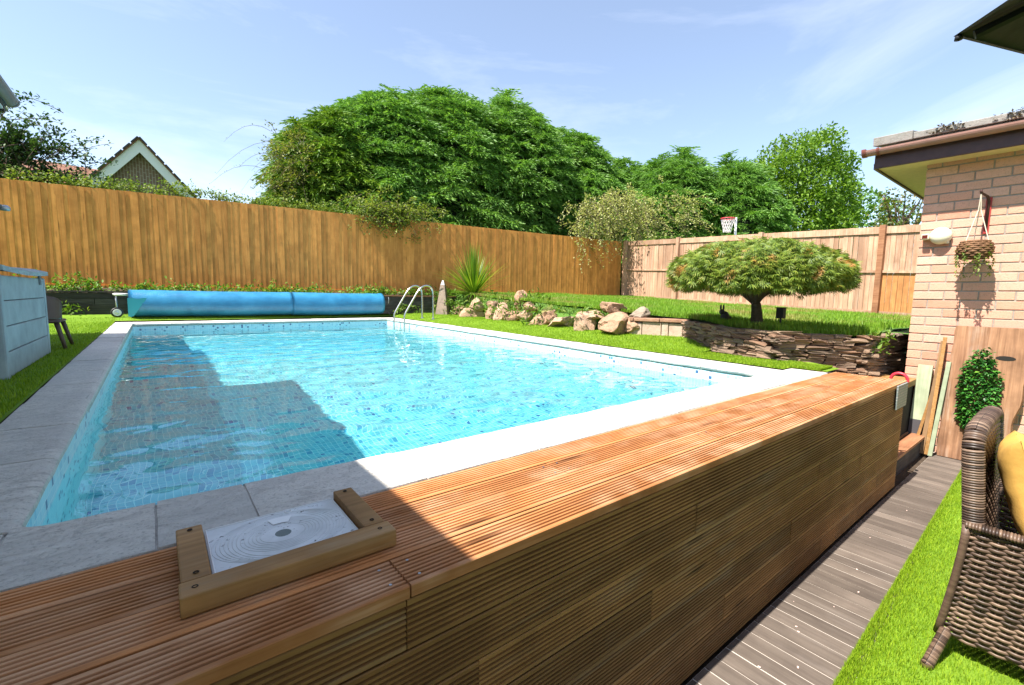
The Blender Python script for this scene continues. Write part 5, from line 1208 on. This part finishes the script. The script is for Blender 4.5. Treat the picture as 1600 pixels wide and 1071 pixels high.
# pale drooping cotoneaster over the fence corner
co = []
for k in range(300):
    t = rs.random(); x = 11.7+3.9*t; y = fence_y(x)+rs.uniform(-.35, .45) if x < 13.6 else 10.9+rs.uniform(-.3, .5)
    co.append(((x+rs.gauss(0, .15), y, 4.55-1.5*abs(t-.5)**1.2*1.2-rs.random()**1.3*1.35), (rs.gauss(-.25, .8), rs.gauss(-.6, .5), rs.gauss(.0, .5))))
for k in range(60): co.append(((15.0+rs.random()*2.6, 10.5+rs.gauss(0, .3), 4.1+rs.gauss(0, .35)), (rs.gauss(.3, .8), rs.gauss(-.5, .5), rs.gauss(.2, .5))))
shrub('pale drooping cotoneaster hanging over the fence corner', 'cotoneaster', co, 26, MP, (.06, .105), (.6, 1.25), .75, jit=.05)
# --- Japanese maple, umbrella crown
def maple():
    root = tag(empty('japanese_maple'), 'umbrella shaped weeping maple with green and orange leaves on short trunk', 'tree'); bx, by = 5.60, 2.42; bz = lawn_z(bx, by)-.02; cx_, cy_ = 5.59, 2.48; R0 = .965; ztop, zrim = 1.33, .95
    n_ = 13500; th = RNG.uniform(0, 2*PI, n_); q = np.sqrt(RNG.uniform(0, 1, n_))
    lob = np.array([1+.07*noise.noise((math.cos(t)*2, math.sin(t)*2, 4.)) for t in th]); z_up = ztop-(ztop-zrim-.04)*q**3
    lump = 1.0*np.array([noise.noise((math.cos(t)*k*3.2, math.sin(t)*k*3.2, 9.)) for t, k in zip(th, q)])
    dep = RNG.uniform(0, 1, n_)**1.3; z_lo = .70+.07*q**2; P = np.stack([cx_+R0*q*lob*np.cos(th), cy_+R0*q*lob*np.sin(th), z_up+.07*lump-(z_up-z_lo)*dep*.95], 1)
    D = np.stack([np.cos(th)*(.25+.65*q)+RNG.normal(0, .30, n_), np.sin(th)*(.25+.65*q)+RNG.normal(0, .30, n_), -.55-.45*dep+RNG.normal(.12, .28, n_)], 1)
    m, nt, b = new_mat('maple_leaf'); g_ = nd(nt, 'NewGeometry'); k = math_(nt, 'ADD', math_(nt, 'MULTIPLY', g_.outputs['Random Per Island'], .65), math_(nt, 'MULTIPLY', noise_(nt, g_.outputs['Position'], 3, 3, .6), .35))
    col = ramp(nt, k, [(0, (.05, .095, .010)), (.35, (.115, .19, .018)), (.7, (.22, .29, .03)), (1, (.38, .37, .06))])
    sd = nd(nt, 'VectorMath', {0: nd(nt, 'VectorMath', {0: g_.outputs['Position'], 1: (cx_, cy_, 1.1)}, operation='SUBTRACT').outputs[0], 1: (.785, -.62, .35)}, operation='DOT_PRODUCT').outputs['Value']; n2 = math_(nt, 'ADD', noise_(nt, g_.outputs['Position'], 3.4, 3, .65), math_(nt, 'MULTIPLY', math_(nt, 'ABSOLUTE', sd), .10)); col = mix(nt, ramp(nt, n2, [(.64, 0.), (.73, .7)]), col, (.52, .20, .055))
    nt.links.new(col, b.inputs['Base Color']); b.inputs['Roughness'].default_value = .5; tr = nd(nt, 'BsdfTranslucent', {'Color': col}); ms = nd(nt, 'MixShader', {0: .35, 1: b.outputs[0], 2: tr.outputs[0]}); nt.links.new(ms.outputs[0], nt.nodes['Material Output'].inputs[0])
    tv, tf = t_maple(5); V, F = scatter(tv, tf, P, frames(D, RNG.normal(0, .5, n_)), RNG.uniform(.055, .095, n_)); link('crown', np_mesh('crown', V, F, m), root)
    g = G(); g.tube([(bx, by, bz-.1), (bx, by, bz+.04), (bx-.01, by+.01, bz+.2), (bx-.02, by+.02, bz+.30)], [.09, .07, .058, .05], 10)
    for k_ in range(11):
        an = k_*2*PI/11+random.uniform(-.2, .2); rr = random.uniform(.6, .95)*R0; s0 = Vector((bx-.02, by+.02, bz+random.uniform(.27, .34))); tip = Vector((cx_+rr*math.cos(an), cy_+rr*math.sin(an), random.uniform(.86, 1.0)))
        g.tube([s0, s0.lerp(tip, .3)+Vector((0, 0, .10)), s0.lerp(tip, .6)+Vector((0, 0, .10)), tip], [.038, .028, .019, .007], 7)
        for j in range(3):
            b2 = s0.lerp(tip, random.uniform(.4, .7))+Vector((0, 0, .10)); t2 = Vector((b2.x+random.uniform(-.35, .35), b2.y+random.uniform(-.35, .35), 1.15)); g.tube([b2, b2.lerp(t2, .5)+Vector((0, 0, .04)), t2], [.018, .012, .005], 5)
    g.build('trunk', M['bark'], root, True); settle(root, (bx, by, bz))
maple()
# --- spiky cordyline by the rocks
def cordyline():
    root = tag(empty('cordyline'), 'spiky green and yellow cordyline fountain above the rocks', 'spiky plant'); bx, by, bz = 6.75, 10.25, .50; n_ = 240; V = []; F = []; seg = 6
    for i in range(n_):
        an = random.uniform(0, 2*PI); el = random.uniform(.12, 1.5)**1.0; L = random.uniform(1.0, 1.65)*(1.0 if el > .5 else .9); wd = .019; d = Vector((math.cos(an)*math.cos(el), math.sin(an)*math.cos(el), math.sin(el))); s_ = Vector((-math.sin(an), math.cos(an), 0)); k = len(V); dr = .22*math.cos(el)+.04
        for j in range(seg+1):
            t = j/seg; q = Vector((bx, by, bz+.10))+d*L*t+Vector((0, 0, -dr*L*t*t)); ww = wd*(1-t**2)*(.6+.8*min(1, t*4)*.5)+.0008; V += [tuple(q+s_*ww), tuple(q-s_*ww)]
            if j: F.append((k+2*j-2, k+2*j-1, k+2*j+1, k+2*j))
    link('leaves', np_mesh('leaves', np.array(V), np.array(F), leafy('cordyline_leaf', [(0, (.06, .13, .01)), (.5, (.13, .25, .015)), (.8, (.24, .32, .03)), (1, (.42, .34, .06))], .3, 2, .2, .4)), root)
    g = G(); rr = random.Random(2)
    for i in range(26): an = rr.uniform(0, 6.28); g.tube([(bx+.06*math.cos(an), by+.06*math.sin(an), bz+.2), (bx+.13*math.cos(an), by+.13*math.sin(an), bz+.1), (bx+.18*math.cos(an), by+.18*math.sin(an), bz-.06)], [.012, .009, .004], 4)
    g.tube([(bx, by, bz-.1), (bx, by, bz+.25)], [.09, .06], 8); g.build('dead_skirt', plain('straw', (.34, .24, .12), .9, 0, .4, 20), root); settle(root, (bx, by, bz))
cordyline()
# --- weeds along the sleeper wall, grass of lawn and turf
def weeds():
    n_ = 1500; x = RNG.uniform(-3.2, 6.9, n_); d = RNG.uniform(0.05, .45, n_); base_y = 12.66-(x+4.6)*.1162+d; dens = np.array([noise.noise((q*1.2, 3., 1.)) for q in x]); keep = RNG.uniform(-.5, .6, n_) < dens+.15; x, base_y, dens = x[keep], base_y[keep], dens[keep]; n_ = len(x)
    z = .57+np.abs(RNG.normal(0, .09, n_))*(1+1.2*np.clip(dens, 0, 1))
    Pn, D = tuft_points(np.stack([x, base_y, z], 1), np.tile([0, -.2, .6], (n_, 1)), 5, .6, .6); V, F = scatter(*t_leaf(.5), Pn+RNG.normal(0, .03, Pn.shape), frames(D, RNG.uniform(-1, 1, len(D))), RNG.uniform(.045, .10, len(Pn)))
    tag(link('weeds', np_mesh('weeds', V, F, leafy('weed_leaf', [(0, (.04, .10, .012)), (.5, (.11, .23, .02)), (1, (.26, .38, .05))], .35, 1.5, .3))), 'leafy green weeds growing along the top of the dark sleeper wall', 'weeds', kind='stuff')
    # plants among the rocks and at the foot of walls
    pts = []
    for (x, y, z, wd, h, lb) in ROCKS[:13]:
        for k in range(9): pts.append((x+random.gauss(.1, .22), y+random.gauss(0, .25), max(.12, z+random.uniform(-.15, .2))))
    for k in range(50): pts.append((random.uniform(6.0, 6.9), random.uniform(10.3, 11.3), random.uniform(.1, .55)))
    for k in range(14):
        x = random.choice([5.3, 5.6, -1.25])+random.gauss(0, .1); pts.append((x, 12.66-(x+4.6)*.1162-.06, .15+random.random()*.14))
    for k in range(9): pts.append((random.uniform(5.95, 6.25), 1.39, random.uniform(.12, .24)))
    pts = np.array(pts); Pn, D = tuft_points(pts, np.tile([-.2, -.3, .6], (len(pts), 1)), 12, .7, .6); V, F = scatter(*t_leaf(.4), Pn+RNG.normal(0, .05, Pn.shape), frames(D, RNG.uniform(-1, 1, len(D))), RNG.uniform(.05, .12, len(Pn)))
    tag(link('rockery_plants', np_mesh('rockery_plants', V, F, leafy('rockery_leaf', [(0, (.04, .09, .012)), (.5, (.11, .21, .02)), (1, (.28, .33, .06))], .35, 1.5, .3))), 'small green plants growing between the rocks and wall foot', 'plants', kind='stuff')
weeds()
BL = (np.array([(0, .5, 0), (0, -.5, 0), (.35, .3, .55), (.35, -.3, .55), (.62, 0, 1.0)]), np.array([(0, 1, 2), (1, 3, 2), (2, 3, 4)]))
def blades(name, label, P, hgt, wid, mat, cat='grass', lean=.5):
    n_ = len(P); an = RNG.uniform(0, 2*PI, n_); le = RNG.uniform(.1, 1, n_)*lean; h = hgt*RNG.uniform(.6, 1.25, n_)
    ca, sa = np.cos(an), np.sin(an); Rm = np.zeros((n_, 3, 3)); Rm[:, 0, 0] = ca*le*h; Rm[:, 1, 0] = sa*le*h; Rm[:, 0, 1] = -sa*wid; Rm[:, 1, 1] = ca*wid; Rm[:, 2, 2] = h
    V, F = scatter(*BL, P, Rm, np.ones(n_)); return tag(link(name, np_mesh(name, V, F, mat)), label, cat, kind='stuff')
def grass():
    # lawn
    n_ = 90000; y = RNG.uniform(1.5, 11.8, n_); t = RNG.uniform(0, 1, n_)**1.6; xa = np.interp(y, [q[1] for q in sorted(RK, key=lambda q: q[1])], [q[0] for q in sorted(RK, key=lambda q: q[1])])+.03; xb = 13.75-(11-y)*.137; x = xa+(xb-xa)*t; ok = y < 13+(-2-x)*.1266-.02; x, y = x[ok], y[ok]
    z = .28+.04*(y-1.4)+.012*np.sin(x*2.1+y)*np.cos(y*1.7)+np.array([.02*noise.noise((q*1.5, w_*1.5, 0)) for q, w_ in zip(x, y)])-.004
    hh = np.array([.05+.05*max(0, noise.noise((q*.9, w_*.9, 5.))) for q, w_ in zip(x, y)]); edge = np.minimum(1, (x-np.interp(y, [q[1] for q in sorted(RK, key=lambda q: q[1])], [q[0] for q in sorted(RK, key=lambda q: q[1])]))/.5)
    blades('lawn_grass', 'rough green grass of the upper lawn with dry straw patches', np.stack([x, y, z], 1), hh*1.15, .011, M['lawn_b'], lean=.9)
    # upper artificial turf
    n_ = 70000; y = 1.45+10.2*RNG.uniform(0, 1, n_)**1.9; xe = 4.505+.0465*(y-1.69)+.012; xr = np.where(y < 2.72, 5.08, np.interp(y, [2.72, 3.4, 4.3, 6.5, 9, 12], [5.3, 5.8, 5.5, 5.8, 6.2, 6.7])); x = xe+(xr-xe)*RNG.uniform(0, 1, n_); x = np.where(y < 1.69, 4.69+.3*RNG.uniform(0, 1, n_), x)
    z = .006+np.where(y > 2.72, .085*sstep(x, 4.75, 5.7), 0)+.115*sstep(y, 11.2, 12.3)
    P1 = np.stack([x, y, z], 1); n2 = 60000; y = 1.82+10*RNG.uniform(0, 1, n2)**1.4; x = -.615-2.4*RNG.uniform(0, 1, n2)**1.5; P2 = np.stack([x, y, .006+.115*sstep(y, 11.2, 12.3)], 1); n3 = 8000; P3 = np.stack([RNG.uniform(-.6, 5, n3), RNG.uniform(11.5, 12.2, n3), np.zeros(n3)], 1); P3[:, 2] = .006+.115*sstep(P3[:, 1], 11.2, 12.3)
    blades('turf_pile', 'short bright artificial grass pile around the pool', np.concatenate([P1, P2, P3]), .024, .0045, M['turf_b'], lean=.8)
    n_ = 150000; x = 1.5+4.7*RNG.uniform(0, 1, n_)**1.9; y = .494+(x-2.075)*.0268-.002-2.2*RNG.uniform(0, 1, n_)**2.6
    blades('lower_turf_pile', 'short bright artificial grass pile under the wicker armchair', np.stack([x, y, np.full(n_, -.893)], 1), .021, .0026, M['turf_b'], lean=.9)
grass()
